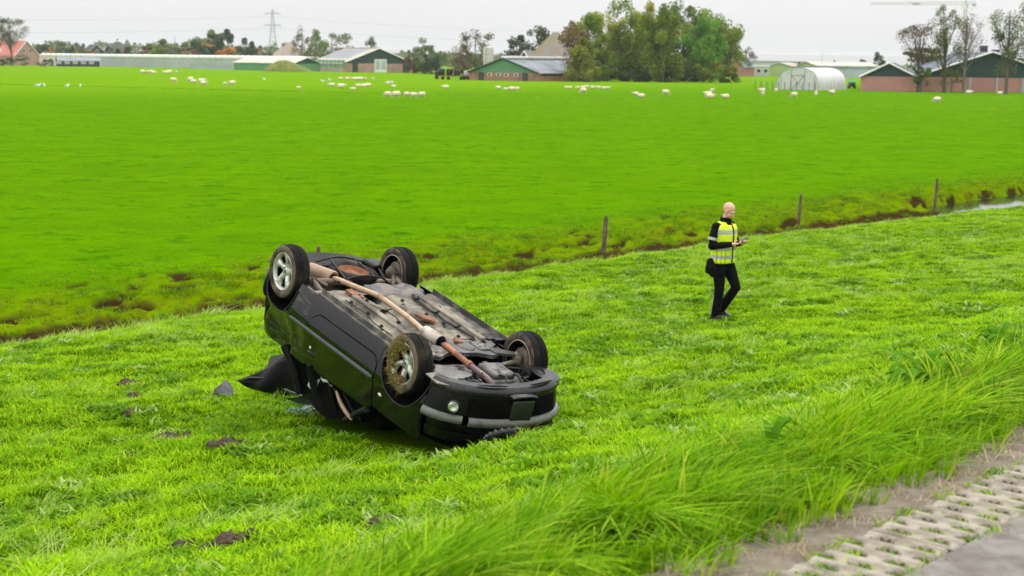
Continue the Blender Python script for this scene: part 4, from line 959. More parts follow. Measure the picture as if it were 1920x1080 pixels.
# torn turf and bare soil
M_clod=mat('clods_of_soil',(.060,.038,.022),.95,var=.5,scale=14,bump=.9,bscale=40)
SLAB=['dark patch of churned soil with clods, largest, left of the wreck','small dark soil patch just right of the largest soil patch','churned dark soil patch near the bottom edge of the picture','small soil scar on the grass below the fragment of plastic','small soil scar just below another, left of the wreck','small soil scar beside the bottom soil patch','small scar of soil left of the largest soil patch','small scar of soil in the grass below the bumper','small bare scar at the left, below the largest soil patch','tiny bare scar in the grass left of the wreck']
for (x,y,r),lb in zip(BARE,SLAB):
    q=random.Random(int(x*1000)); mb=MB(); g=ground_at(x,y)
    def mound(u,v):
        a=6.283*v; rr_=r*.75*u*(.45+1.0*float(vnoise(math.cos(a)*1.9+9,math.sin(a)*1.9+9,int(r*100)))) ; X=rr_*math.cos(a)*1.15; Y=rr_*math.sin(a)
        return (X,Y,ground_at(x+X,y+Y)-g+(.05*(1-u*u)+.07*(float(vnoise(X*22,Y*22,5))-.45))*(1 if u<.98 else -.6))
    mb.grid(mound,9,24)
    for i in range(int(60*r)+6):
        a=q.random()*6.28; d=r*math.sqrt(q.random())*.95; s_=q.uniform(.012,.045); X,Y=d*math.cos(a),d*math.sin(a); mb.ell((X,Y,ground_at(x+X,y+Y)-g+.02),(s_,s_*.8,s_*.7),7,5,0,None,.6,i)
    o=mb.build('soil_patch',M_clod,None,(x,y,g)); tag(o,lb,'soil')
# ------------------------------------------------------------------ the man in the high-visibility vest
PF=hit(1351,597); PZ0=ground_at(PF.x,PF.y)
person=empty('person',(PF.x,PF.y,PZ0-.01),(0,0,math.radians(-43)))
tag(person,'bald man in yellow reflective vest and black clothes looking down at a phone','person')
M_skin=mat('skin',(.70,.39,.30),.5,var=.10,scale=14,bump=.08,bscale=90)
M_jack=mat('black_jacket',(.0065,.0065,.0075),.85,var=.3,scale=20,bump=.5,bscale=24,spec=.12)
M_trou=mat('black_trousers',(.006,.006,.007),.9,var=.3,scale=14,bump=.6,bscale=18,spec=.10)
M_vest=mat('high_vis_yellow',(.72,.90,.008),.6,var=.07,scale=9,bump=.35,bscale=14)
M_refl=mat('reflective_tape',(.50,.50,.50),.35,metal=.3,var=.08,scale=20)
M_shoe=mat('black_shoe',(.014,.013,.013),.4,var=.2)
def cap(mb,P,R,n=12):
    P=[Vector(p) for p in P]
    mb.tube(P,R,n)
    for p,r in zip(P,R): mb.ell(p,(r,r,r),n,8)
def remesh(o,vox,it=4):
    bake(o,('REMESH',{'mode':'VOXEL','voxel_size':vox,'use_smooth_shade':True}),('SMOOTH',{'factor':.5,'iterations':it})); return o
def torso(z):
    """half depth, half width, forward offset of the trunk at a height"""
    Z=[.84,.92,1.0,1.1,1.2,1.32,1.42,1.48,1.53,1.57]
    return (np.interp(z,Z,[.135,.138,.135,.132,.132,.136,.130,.110,.080,.068]),np.interp(z,Z,[.185,.188,.182,.178,.186,.205,.212,.190,.120,.075]),np.interp(z,Z,[0,0,.006,.012,.015,.02,.015,.012,.02,.03]))
HC=Vector((.085,0,1.705))
HM=Matrix.Translation(HC)@Matrix.Rotation(math.radians(33),4,'Y')@Matrix.Rotation(math.radians(6),4,'Z')
# body: one continuous figure
b=MB()
b.ell((-.012,0,.030),(.098,.076,.096),18,14,0,HM); b.ell((.03,0,-.04),(.075,.062,.085),16,12,0,HM)
b.ell((.058,0,-.088),(.040,.042,.034),12,8,0,HM)                                       # chin
cap(b,[HM@Vector((.088,0,.008)),HM@Vector((.112,0,-.030))],[.010,.017],8)              # nose
b.ell((.083,0,.026),(.018,.055,.012),12,8,0,HM)                                         # brow
for s_ in (1,-1):
    b.ell((.005,.077*s_,-.012),(.020,.010,.034),10,8,0,HM); b.ell((.068,.038*s_,-.038),(.022,.022,.022),8,6,0,HM)
    b.ell((.086,.026*s_,-.072),(.012,.022,.006),8,6,0,HM)
cap(b,[(.015,0,1.46),(.03,0,1.54),(.055,0,1.62)],[.075,.062,.060])
cap(b,[(0,0,.95),(.01,0,1.15),(.02,0,1.36)],[.13,.12,.13])
ARM={-1:[(.0,-.185,1.455),(-.02,-.262,1.165),(.245,-.115,1.205)],1:[(.0,.185,1.455),(.05,.275,1.175),(.30,.055,1.215)]}
LEG={-1:[(0,-.095,.92),(.035,-.105,.49),(-.025,-.105,.10)],1:[(.0,.095,.92),(.175,.135,.505),(-.075,.10,.13)]}
for s_ in (-1,1):
    a=ARM[s_]; cap(b,[(0,.10*s_,1.44),a[0],a[1],a[2]],[.075,.058,.042,.029])
    l=LEG[s_]; cap(b,[l[0],l[1],l[2]],[.085,.055,.040]); 
# hands: palm, four curled fingers, thumb; both hold the phone
PH=Vector((.385,-.01,1.262))
for s_ in (-1,1):
    wv=Vector(ARM[s_][2]); palm=wv+Vector((.075,.045*-s_*.6,.012)); d=(palm-wv).normalized()
    side=Vector((0,0,1)).cross(d).normalized()
    for k in range(4):
        cap(b,[wv.lerp(palm,.3)+side*(.018*(k-1.5)),palm+side*(.020*(k-1.5))],[.017,.015],8)
        l_=(.95,1.08,1.0,.8)[k]; p0=palm+side*(.020*(k-1.5)); p1=p0+d*.034*l_+Vector((0,0,.004)); p2=p1+d*.016*l_+Vector((0,-s_*.010,.020)); p3=p2+Vector((-.010,-s_*.012,.016))*l_
        cap(b,[p0,p1,p2,p3],[.0105,.0098,.009,.008],8)
    t0=wv.lerp(palm,.45)+Vector((0,0,.014)); cap(b,[t0,t0+Vector((.012,-s_*.020,.026)),t0+Vector((.035,-s_*.028,.040))],[.013,.011,.009],8)
body=remesh(b.build('body',M_skin,person),.0062,3)
# eyes and brows
m_eye=mat('eye_dark',(.05,.03,.025),.3)
for s_ in (1,-1): mb=MB(); mb.ell((.088,.031*s_,.006),(.007,.013,.005),10,6,0,HM); mb.build('eye',m_eye,person)
m_brow=mat('fair_brows',(.30,.17,.10),.8)
for s_ in (1,-1): mb=MB(); cap(mb,[HM@Vector((.098,.014*s_,.026)),HM@Vector((.094,.045*s_,.028))],[.004,.0035],6); mb.build('eyebrow',m_brow,person)
# black jacket with a stand-up collar
j=MB()
def ring_loft(mb,z0,z1,n,k,add=0,seg=30,a0=0,a1=2*math.pi,wob=0):
    V=[]
    for i in range(n+1):
        z=z0+(z1-z0)*i/n; rx,ry,cx=torso(z)
        for q in range(seg+1):
            a=a0+(a1-a0)*q/seg; w_=1+wob*(float(vnoise(a*3,z*14,k))-.5)
            V.append((cx+(rx+add)*w_*math.copysign(abs(math.cos(a))**.85,math.cos(a)),(ry+add)*w_*math.copysign(abs(math.sin(a))**.85,math.sin(a)),z))
    mb.add(V,[(i*(seg+1)+q,i*(seg+1)+q+1,(i+1)*(seg+1)+q+1,(i+1)*(seg+1)+q) for i in range(n) for q in range(seg)],0,None,True)
    return V
cap(j,[(0,0,.92),(.01,0,1.15),(.015,0,1.36)],[.145,.14,.145]); j.ell((.01,0,1.36),(.13,.20,.14),16,12)
for s_ in (-1,1):
    a=[Vector(q) for q in ARM[s_]]; m1=a[0].lerp(a[1],.5)+Vector((-.01,.012*s_,0)); m2=a[1].lerp(a[2],.5)
    cap(j,[(0,.10*s_,1.43),a[0],m1,a[1],m2,a[1].lerp(a[2],.93)],[.085,.080,.070,.064,.056,.044])
    for f,r in ((.15,.072),(.45,.066),(.8,.066)): j.ell(a[0].lerp(a[1],f)+Vector((.012,0,0)),(r,r*1.02,r*.55),10,8)
    for f,r in ((.2,.060),(.5,.056),(.85,.050)): j.ell(a[1].lerp(a[2],f),(r*.7,r,r),10,8)
j=remesh(j.build('jacket',M_jack,person),.012,3)
mb=MB(); mb.tube(crom([(.03,0,1.49),(.035,0,1.55),(.035,0,1.60)],7),[.098,.094,.092,.090,.088,.086,.085],22,0,False); mb.tube(crom([(.03,0,1.51),(.035,0,1.60)],3),[.088,.08,.076],22,0,False)
col_=mb.build('collar',M_jack,j); bake(col_,('SOLIDIFY',{'thickness':.012}))
mb=MB(); ca=Vector(ARM[-1][0]).lerp(Vector(ARM[-1][1]),.62)+Vector((-.01,-.012,0)); dd=(Vector(ARM[-1][1])-Vector(ARM[-1][0])).normalized()*.021
mb.tube([ca-dd,ca+dd],[.0755,.0735],20,0,False); mb.build('arm_band',M_refl,j)
# trousers: the near leg straight, the far knee bent in mid stride
t=MB(); cap(t,[(0,0,.98),(0,0,.90)],[.15,.15]); t.ell((-.02,0,.90),(.155,.178,.13),14,10)
for s_ in (-1,1):
    l=[Vector(q) for q in LEG[s_]]
    cap(t,[l[0],l[0].lerp(l[1],.5),l[1],l[1].lerp(l[2],.45),l[2]+Vector((0,0,.0))],[.118,.100,.078,.074,.070])
    for f,r in ((.8,.083),(1.0,.080)): t.ell(l[0].lerp(l[1],f),(r,r,r*.5),10,8)
    for f,r in ((.25,.078),(.6,.078),(.82,.080),(.96,.079)): t.ell(l[1].lerp(l[2],f)+Vector((.008,0,0)),(r,r*.95,r*.45),10,8)
t=remesh(t.build('trousers',M_trou,person),.012,3)
mb=MB(); l=[Vector(q) for q in LEG[-1]]; P=[l[1].lerp(l[2],f)+Vector((-.035,-.078,0)) for f in (.25,.6,.95)]; mb.tube(P,[.008,.009,.008],6); mb.build('reflective_piping',M_refl,t)
for s_,yaw,lift in ((-1,0,0),(1,.12,.035)):
    l=Vector(LEG[s_][2]); mb=MB(); x,y=l.x,l.y
    cap(mb,[(x-.04,y,.055+lift),(x+.06,y+.005,.05+lift*.6),(x+.165,y+.008*s_,.036)],[.052,.046,.034]); cap(mb,[(x-.01,y,.06+lift),(x,y,.15+lift)],[.05,.052]); mb.box((x+.055,y+.004*s_,.016+lift*.3),(.26,.085,.026),0,None,.01)
    remesh(mb.build('shoe',M_shoe,person),.008,2)
# vest with its tape, zip and seams
mb=MB(); ring_loft(mb,.895,1.485,26,3,.020,40,0,2*math.pi,.03)
# shoulder straps
for s_ in (-1,1):
    V=[]
    for q in range(11):
        a=math.pi*q/10; x=.014+.116*math.cos(a); z=1.462+.072*math.sin(a)
        for y in (.075,.110,.145,.168): V.append((x,y*s_,z-(y-.075)*.62*math.sin(a)))
    mb.add(V,[(q*4+k,(q+1)*4+k,(q+1)*4+k+1,q*4+k+1) for q in range(10) for k in range(3)],0,None,True)
vest=mb.build('vest',M_vest,person); bake(vest,('SOLIDIFY',{'thickness':.008,'offset':1}))
for z,h in ((1.375,.056),(1.120,.056),(.992,.056),(1.418,.010)):
    mb=MB(); ring_loft(mb,z-h/2,z+h/2,4,3,.0235+.006,40,0,2*math.pi,.03); mb.build('reflective_band',M_refl,vest)
def vline(a,z0,z1,w_,nm,m,add=.0305):
    mb=MB(); V=[]
    for i in range(17):
        z=z0+(z1-z0)*i/16; rx,ry,cx=torso(z)
        for e in (-1,0,1):
            q=a+e*w_; V.append((cx+(rx+add+(.004 if e==0 else 0))*math.copysign(abs(math.cos(q))**.85,math.cos(q)),(ry+add+.002)*math.copysign(abs(math.sin(q))**.85,math.sin(q)),z))
    mb.add(V,[(i*3+k,i*3+k+1,(i+1)*3+k+1,(i+1)*3+k) for i in range(16) for k in range(2)],0,None,True); mb.build(nm,m,vest)
vline(.05,.90,1.49,.055,'zip',M_jack)
for a in (-.62,-1.0,-1.42): vline(a,.90,1.10,.018,'seam',M_jack)
mb=MB(); cap(mb,[(-.07,-.205,.90),(-.05,-.215,.80),(-.02,-.20,.74)],[.075,.092,.07]); mb.box((-.05,-.275,.80),(.14,.05,.13),0,None,.02); remesh(mb.build('hip_pouch',M_jack,person),.012,3)
ph=MB(); ph.box((0,0,0),(.145,.072,.010),0,None,.004); ph.box((.0,0,.0052),(.132,.064,.001),1)
pw=person.matrix_basis@PH if False else Matrix.Translation(person.location)@Matrix.Rotation(math.radians(-43),4,'Z')@(PH+Vector((.0,.01,.020)))
o=ph.build('phone',[mat('phone_black',(.012,.012,.013),.3,var=.1),mat('phone_screen',(.015,.015,.018),.3,var=.05)],None,pw,(math.radians(14),math.radians(-24),math.radians(-43+62)))
tag(o,'dark mobile phone held in both hands of the man in the vest','phone')
# ------------------------------------------------------------------ fence posts on the far bank of the ditch
M_post=mat('weathered_post',(.12,.075,.055),.9,var=.35,scale=12,bump=.6,bscale=30,dirt=(.30,.24,.19),dirt_amt=.3,dscale=9)
POSTS=[(594,505,462,.16,'wooden post whose top shows above the rear of the wreck'),(1132,463,405,.19,'split brown fence post standing between the wreck and the man'),(1497,421,364,.16,'brown fence post just right of the man across the ditch'),(1752,388,335,.16,'dark fence post farthest right along the ditch bank')]
for px,pb,ptp,wd,lb in POSTS:
    s_d=None
    # walk along the sight line until the far bank
    d=ray(px,pb); k=20.0
    while True:
        p=Vector((0,0,CAMZ))+d*k; s_,t_=st(p.x,p.y)
        if s_>23.72 or k>70: break
        k+=.02
    g=ground_at(p.x,p.y); h=(CAMZ+ray(px,ptp).z*(p.y/ray(px,ptp).y))-g
    q=random.Random(px); mb=MB(); n=9; V=[]; prof=[(.5+.5*q.random()*.25) for _ in range(n)]
    for i,z in enumerate((-.35,0,h*.35,h*.7,h*.93,h)):
        for k_ in range(n):
            a=6.283*k_/n; r_=wd/2*prof[k_]*1.25*(1-.05*i)*(1 if i<5 else .82); V.append((r_*math.cos(a)+.012*z,r_*math.sin(a),z+(0 if i<5 else q.uniform(-.03,.02))))
    mb.add(V,[(i*n+k_,i*n+(k_+1)%n,(i+1)*n+(k_+1)%n,(i+1)*n+k_) for i in range(5) for k_ in range(n)]+[tuple(range(5*n,6*n))])
    o=mb.build('fence_post',M_post,None,(p.x,p.y,g),(q.uniform(-.02,.02),.05,q.uniform(0,6))); o.rotation_euler=(0,.035,0); tag(o,lb,'fence post','posts along the ditch')
# ------------------------------------------------------------------ verge weeds
M_dock=blade_mat('dock_leaf',(.075,.215,.004),(.130,.30,.008),(.26,.42,.05),.3)
def leafplant(px,py,n,size,seed,label,cat='plant',lift=.25):
    r=random.Random(seed); c=hit(px,py); g=ground_at(c.x,c.y); g+=.16*max(0,min(1,1-abs(st(c.x,c.y)[0]-4.4)/1.2)); root=empty('leafy_weed',(c.x,c.y,g)); tag(root,label,cat)
    for i in range(n):
        a=r.random()*6.283; l=size*r.uniform(.6,1.15); wd=l*r.uniform(.22,.34); V=[];A=[]; h0=lift*r.uniform(.3,1.2); el=r.uniform(.35,1.1)
        for k in range(6):
            f=k/5; ww=wd*math.sin(math.pi*min(.97,(f*.86+.10)))**.8*.5; x=.03+l*f*math.cos(el)*(1+.1*f); z=h0*.5*min(1,f*4)+l*f*math.sin(el)-l*f*f*.55
            for e in (-1,0,1): V.append((x*math.cos(a)-e*ww*math.sin(a),x*math.sin(a)+e*ww*math.cos(a),z+(abs(e)*ww*.35)+.012*math.sin(k*2.1+e))); A.append(r.random()*.6)
        me=bpy.data.meshes.new('leaf'); me.from_pydata(V,[],[(k*3+e,(k+1)*3+e,(k+1)*3+e+1,k*3+e+1) for k in range(5) for e in (0,1)]); at2=me.attributes.new('bl','FLOAT','POINT'); at2.data.foreach_set('value',A); me.materials.append(M_dock); me.polygons.foreach_set('use_smooth',[True]*10)
        link('leaf',me,root)
    return root
WEEDS=[(1735,775,12,.34,'broad dock leaves pushing through the tall verge grass near the dry tuft'),(1790,722,11,.30,'clump of broad leaves at the verge crest, left of the dry tuft'),(1868,655,12,.30,'leafy weed clump at the top of the verge near the picture edge'),(1700,735,9,.26,'low leafy weed on the field side of the verge'),(1905,700,10,.28,'leafy weed in the verge at the far right edge'),(1830,700,10,.26,'weed with broad leaves just behind the dry tuft'),(1118,905,7,.20,'small broad-leaved weed in the grass at bottom centre'),(1650,800,8,.26,'dock leaves in the middle of the tall verge grass'),(1440,905,7,.26,'few broad leaves in the tall grass above the dirt strip'),(985,890,6,.15,'small flat rosette of leaves left of the tall verge')]
for i,(px,py,n,sz,lb) in enumerate(WEEDS): leafplant(px,py,n,sz,i,lb)
c=hit(1775,770); P=[];T_=[]
for i in range(9):
    P.append((c.x+random.gauss(0,.16),c.y+random.gauss(0,.25),ground_at(c.x,c.y)+.05))
m_dry=blade_mat('dry_blade',(.22,.13,.04),(.30,.20,.075),(.26,.18,.06),.3)
dry=[tuft_mesh('dry_tuft',26,.10,(.25,.5),.010,.7,90+i,m_dry,(.75,-.1),5) for i in range(2)]
scatter('dry_grass',np.array(P),RNG.normal(0,.9,len(P)),RNG.uniform(.45,.75,len(P)),RNG.uniform(0,1,len(P)),dry)
# ------------------------------------------------------------------ farms along the horizon
def place(px,py,z=0.0):
    p=at(px,py,z); return p,FPX/p.y
M_brick=mat('pinkish_brick',(.44,.27,.225),.9,var=.14,scale=.8,dirt=(.33,.22,.19),dirt_amt=.4,dscale=.35,bump=.2,bscale=6)
M_brick2=mat('red_brick',(.36,.185,.135),.9,var=.16,scale=.9,dirt=(.25,.14,.11),dirt_amt=.4,dscale=.4)
M_pink=mat('salmon_brick',(.50,.235,.20),.9,var=.10,scale=.5,dirt=(.42,.22,.20),dirt_amt=.45,dscale=.3)
M_teal=mat('dark_green_boards',(.022,.052,.050),.7,var=.15,scale=.6,dirt=(.04,.07,.065),dirt_amt=.3,dscale=.4)
M_green=mat('green_boards',(.10,.265,.125),.7,var=.12,scale=.5,dirt=(.13,.25,.14),dirt_amt=.3,dscale=.4)
M_lime=mat('pale_green_sheet',(.33,.44,.19),.7,var=.1,scale=.3)
M_beige=mat('pale_fibre_roof',(.56,.52,.44),.85,var=.10,scale=.4,dirt=(.42,.39,.32),dirt_amt=.4,dscale=.25)
M_slate=mat('blue_grey_roof',(.21,.235,.27),.6,var=.12,scale=.4,dirt=(.16,.17,.18),dirt_amt=.4,dscale=.3)
M_solar=mat('solar_panel',(.22,.23,.265),.35,var=.1,scale=.5)
M_white=mat('white_paint',(.78,.78,.76),.6,var=.05,scale=.6,dirt=(.62,.61,.57),dirt_amt=.3,dscale=.4)
M_dkroof=mat('dark_roof',(.035,.035,.04),.7,var=.2,scale=.5)
M_red=mat('red_tile_roof',(.50,.17,.125),.8,var=.14,scale=.9,dirt=(.38,.14,.11),dirt_amt=.4,dscale=.5)
M_thatch=mat('old_tiled_roof',(.245,.225,.215),.9,var=.16,scale=.35,dirt=(.26,.20,.10),dirt_amt=.5,dscale=.22,bump=.3,bscale=3)
M_thatch2=mat('reed_thatch',(.27,.225,.165),.95,var=.12,scale=.5,bump=.3,bscale=4)
M_gdark=mat('dark_window',(.03,.035,.04),.15,var=.1); M_concr=mat('farm_concrete',(.42,.42,.40),.85,var=.1,scale=.5)
M_ghglass=mat('greenhouse_glass',(.44,.50,.50),.25,var=.12,scale=.10,spec=.6)
M_blueg=mat('blue_grey_sheet',(.36,.42,.48),.6,var=.08,scale=.2)
M_poly=mat('polytunnel_film',(.60,.61,.60),.5,var=.05,scale=.5,dirt=(.46,.49,.40),dirt_amt=.30,dscale=.5)
M_steelb=mat('galvanised_steel',(.34,.35,.36),.5,metal=.3,var=.1)
M_black=mat('black_wrap',(.012,.012,.014),.35,var=.2)
def gable(name,label,px,py,wpx,eave_y,ridge_y,L_,phi,wall,board,roof_m,cat='barn',split=None,verge=None,over=.5,W=None,roofs=True,zb=0.0,eave_h=None,ridge_h=None):
    """a gabled building; the front gable stands centred on the pixel. local X across, Y away along the ridge"""
    p,k=place(px,py,zb); ph=math.radians(phi)
    W=W or wpx/k/max(.3,math.cos(ph)); he=eave_h or (py-eave_y)/k; hr=ridge_h or (py-ridge_y)/k
    root=empty(name,p,(0,0,ph)); tag(root,label,cat); hs=split if split else he
    mb=MB(); t=.25
    for x in (-W/2,W/2): mb.box((x,L_/2,hs/2),(t,L_,hs))
    mb.box((0,t/2,hs/2),(W-t,t,hs)); mb.box((0,L_-t/2,hs/2),(W-t,t,hs)); mb.build('wall',wall,root)
    for y,nm in ((-.02,'gable_boards'),(L_-t,'gable_boards')):
        mb=MB(); M_=Matrix.Translation((0,y+t,0))@Matrix.Rotation(math.pi/2,4,'X')
        mb.prism([(-W/2,hs),(W/2,hs),(W/2,he),(0,hr),(-W/2,he)] if he>hs+.05 else [(-W/2,he),(W/2,he),(0,hr)],0,t,0,M_); mb.build(nm,board,root)
    sl=(hr-he)/(W/2)
    for s_ in (-1,1):
        mb=MB(); x0,x1=0,s_*(W/2+over); z0,z1=hr+.12,hr+.12-sl*(W/2+over); y0,y1=-over,L_+over
        v=[(x0,y0,z0),(x1,y0,z1),(x1,y1,z1),(x0,y1,z0)]; v+=[(a,b_,c-.16) for a,b_,c in v]
        mb.add(v,[(0,1,2,3),(7,6,5,4),(0,4,5,1),(1,5,6,2),(2,6,7,3),(3,7,4,0)])
        # corrugation ribs down the slope
        n=int(L_/1.2)
        for i in range(1,n): 
            y=y0+(y1-y0)*i/n; mb.add([(x0,y,z0+.05),(x1,y,z1+.05),(x1,y+.15,z1+.05),(x0,y+.15,z0+.05),(x0,y,z0-.02),(x1,y,z1-.02),(x1,y+.15,z1-.02),(x0,y+.15,z0-.02)],[(0,1,2,3),(0,4,5,1),(2,6,7,3),(1,5,6,2)])
        mb.build('roof',roof_m,root)
        if verge:
            mb=MB(); a=Vector((x0,y0-.04,z0-.05)); b_=Vector((x1,y0-.04,z1-.05)); mb.tube([a,b_],.17,4); mb.build('verge_board',verge,root)
    root['W']=W; return root,W,he,hr,k
def panelbox(name,root,x,z0,w_,h_,m,y=-.06,d_=.10,parent=None): return MB().box((x,y,z0+h_/2),(w_,d_,h_)).build(name,m,parent or root)
# big barn, centre left
r,W,he,hr,k=gable('barn','largest barn, pale roof with dark panels, dark green gable over pinkish brick',711,136,128,119.5,92,46,21,M_brick,M_teal,M_beige,split=3.15,verge=M_white)
X=lambda px:(px-711)/k
panelbox('door',r,X(665),.05,1.9,2.9,M_teal); panelbox('door',r,X(762),.05,2.0,2.8,M_teal)
d=panelbox('sliding_door',r,X(713.5),.05,4.2,4.3,M_white)
for i in (-1,1): panelbox('pane',r,X(713.5)+i*1.0,1.0,1.6,3.0,M_ghglass,-.13,.05,d)
for f0,f1 in ((.18,.95),):
    mb=MB(); s_=(hr-he)/(W/2)
    for i in range(14):
        for j in range(4):
            y0=46*f0+i*46*(f1-f0)/14; x0=-(1.0+j*1.9); mb.add([(x0,y0,hr+.24+x0*s_),(x0-1.8,y0,hr+.24+(x0-1.8)*s_),(x0-1.8,y0+2.3,hr+.24+(x0-1.8)*s_),(x0,y0+2.3,hr+.24+x0*s_)],[(0,1,2,3)])
    o=mb.build('solar_panels',M_solar,r); o['kind']='stuff'
mb=MB(); mb.box((0,23,hr+.22),(.9,46,.25)); mb.build('ridge_cap',M_beige,r)
for i in range(8): panelbox('side_panel',r,0,0,.1,.1,M_green).matrix_local=Matrix.Translation((-W/2-.16,2.4+i*5.4,1.4))@Matrix.Diagonal((1,45,26,1))
mb=MB()
for i in range(22): mb.box((-W/2-.20,1.0+i*2.0,1.5),(.12,.14,3.0))
mb.build('side_posts',M_white,r)['kind']='stuff'
# lean-to on its right
root=empty('lean_to',place(786,134)[0],(0,0,math.radians(21))); tag(root,'low white roofed lean-to against the right side of the largest barn','shed')
mb=MB(); mb.add([(-3.6,0,2.9),(4.4,0,.9),(4.4,26,.9),(-3.6,26,2.9),(-3.6,0,3.1),(4.4,0,1.1),(4.4,26,1.1),(-3.6,26,3.1)],[(0,1,2,3),(4,5,6,7),(0,1,5,4),(1,2,6,5),(2,3,7,6),(3,0,4,7)]); mb.build('roof',M_white,root)
mb=MB(); mb.box((.2,13,.45),(7.4,25,.9)); mb.build('wall',M_dkroof,root)
# its smaller neighbour on the left
r,W,he,hr,k=gable('barn','low barn with pale roof and green walls left of the largest barn',576,134,43,119,109,40,40,M_green,M_teal,M_beige,split=2.6)
root=empty('thatched_farmhouse',place(541,133)[0]); tag(root,'brown pyramid shaped farmhouse roof behind the low green walled barn','farmhouse')
def pyramid(root,w_,h0,h1,m,wall,rot=.4,apex=.6):
    R=Matrix.Rotation(rot,4,'Z'); a=w_/2; mb=MB(); mb.add([(-a,-a,h0),(a,-a,h0),(a,a,h0),(-a,a,h0),(-apex,-apex,h1),(apex,-apex,h1),(apex,apex,h1),(-apex,apex,h1)],[(0,1,5,4),(1,2,6,5),(2,3,7,6),(3,0,4,7),(4,5,6,7),(3,2,1,0)],0,R); mb.build('roof',m,root)
    mb=MB(); mb.box((0,0,h0/2),(w_*.94,w_*.94,h0),0,R); mb.build('wall',wall,root)
root.location=at_depth(541,133,640); root.location.z=0; pyramid(root,15,4.2,10.2,M_thatch2,M_brick2)
# green gabled cowshed, centre
r,W,he,hr,k=gable('cowshed','cowshed with green gable, brick base and blue grey roof before the large trees',944,151.5,128,136,110.5,34,-29,M_brick2,M_green,M_slate,split=1.95,verge=M_teal)
c_=math.cos(math.radians(29)); X=lambda px:(px-944)/k/c_
for px in (918,935,949,967):
    w_=panelbox('window',r,X(px),1.05,1.1,.62,M_white,-.06,.12); panelbox('pane',r,X(px),1.15,.75,.42,M_gdark,-.13,.04,w_)
for px in (902,984): panelbox('door',r,X(px),.03,1.35,1.85,M_teal)
mb=MB(); mb.box((0,17,hr+.30),(2.0,33,.55),0,None,.1); mb.build('ridge_light',M_white,r)
mb=MB(); mb.box((W/2+.14,17,1.45),(.06,32,.5)); mb.build('window_strip',M_gdark,r)
# yard silo, pyramid farmhouse, its annexe
def silo(px,py,wpx,top,label,dep=None):
    p,k=place(px,py); r_=wpx/k/2; h=(py-top)/k; root=empty('silo',p); tag(root,label,'silo')
    mb=MB(); mb.lathe([(r_,.0),(r_,h*.93),(r_*.92,h*.97),(r_*.3,h),(0,h)],22); mb.build('tank',mat('silo_polyester',(.52,.50,.46),.6,var=.06,scale=.6,dirt=(.42,.40,.35),dirt_amt=.4,dscale=.5),root)
    for f in (.25,.5,.75): mb=MB(); mb.lathe([(r_*1.01,h*f),(r_*1.03,h*f+.08),(r_*1.01,h*f+.16)],22); mb.build('hoop',M_concr,root)
    mb=MB(); mb.tube([(-r_*.5,-r_,0),(-r_*.5,-r_,h)],.08,5); mb.build('ladder',M_steelb,root)
silo(915.5,147,19,88,'tall white silo standing behind the green gabled cowshed')
root=empty('pyramid_farmhouse',(0,0,0)); root.location=at_depth(1041,140,372); root.location.z=0; tag(root,'farmhouse with great grey pyramid roof half hidden by the large trees','farmhouse'); pyramid(root,12.5,3.2,11.6,M_thatch,M_brick2,.75,.5)
p=at_depth(983,140,362); p.z=0
r,W,he,hr,k=gable('house','small house with white edged gable behind the cowshed ridge',983,148.5,19,114,97,9,-35,M_brick2,M_dkroof,M_thatch,cat='house',verge=M_white,over=.3)
# polytunnel
p,k=place(1495,168.5); root=empty('polytunnel',p,(0,0,math.radians(-33))); tag(root,'white arched polytunnel with framed end wall behind a wire fence','polytunnel')
Rw=76/k/2/math.cos(math.radians(33))*.93; Hp=41/k; Lp=13.5
mb=MB(); mb.grid(lambda u,v:(-Rw*math.copysign(abs(math.cos(math.pi*u))**.8,math.cos(math.pi*u)),Lp*v,Hp*math.sin(math.pi*u)**.75),24,14); mb.build('film_cover',M_poly,root)
for i in range(8):
    mb=MB(); mb.tube([(-Rw*1.0*math.copysign(abs(math.cos(math.pi*u/20))**.8,math.cos(math.pi*u/20)),Lp*i/7,Hp*1.0*math.sin(math.pi*u/20)**.75) for u in range(21)],.035,5); mb.build('hoop',M_steelb,root)
mb=MB(); poly=[(-Rw*.995*math.copysign(abs(math.cos(math.pi*u/24))**.8,math.cos(math.pi*u/24)),Hp*.995*math.sin(math.pi*u/24)**.75) for u in range(25)]; mb.prism(poly,0,.04,0,Matrix.Translation((0,.1,0))@Matrix.Rotation(math.pi/2,4,'X')); mb.build('end_wall',M_poly,root)
for P in ([(-1.3,0),(-1.3,3.6)],[(1.3,0),(1.3,3.6)],[(-1.3,2.6),(1.3,2.6)],[(-1.3,0),(1.3,2.6)],[(-1.3,2.6),(1.3,0)],[(-3.2,0),(-3.2,2.4)],[(3.2,0),(3.2,2.4)]):
    mb=MB(); mb.tube([(a,0.0,b_) for a,b_ in P],.05,5); mb.build('end_frame',M_steelb,root)
# wire fence in front of it
f0,f1=at(1416,167.5),at(1528,171); root=empty('wire_fence',f0); tag(root,'thin wire fence of dark posts in front of the polytunnel','fence')
for i in range(11):
    q=f0.lerp(f1,i/10)-f0; mb=MB(); mb.tube([q,q+Vector((0,0,1.45))],.055,6); mb.build('post',M_teal,root)
for z in (.3,.7,1.1,1.4): mb=MB(); mb.tube([Vector((0,0,z)),f1-f0+Vector((0,0,z))],.015,4); mb.build('wire',M_steelb,root)
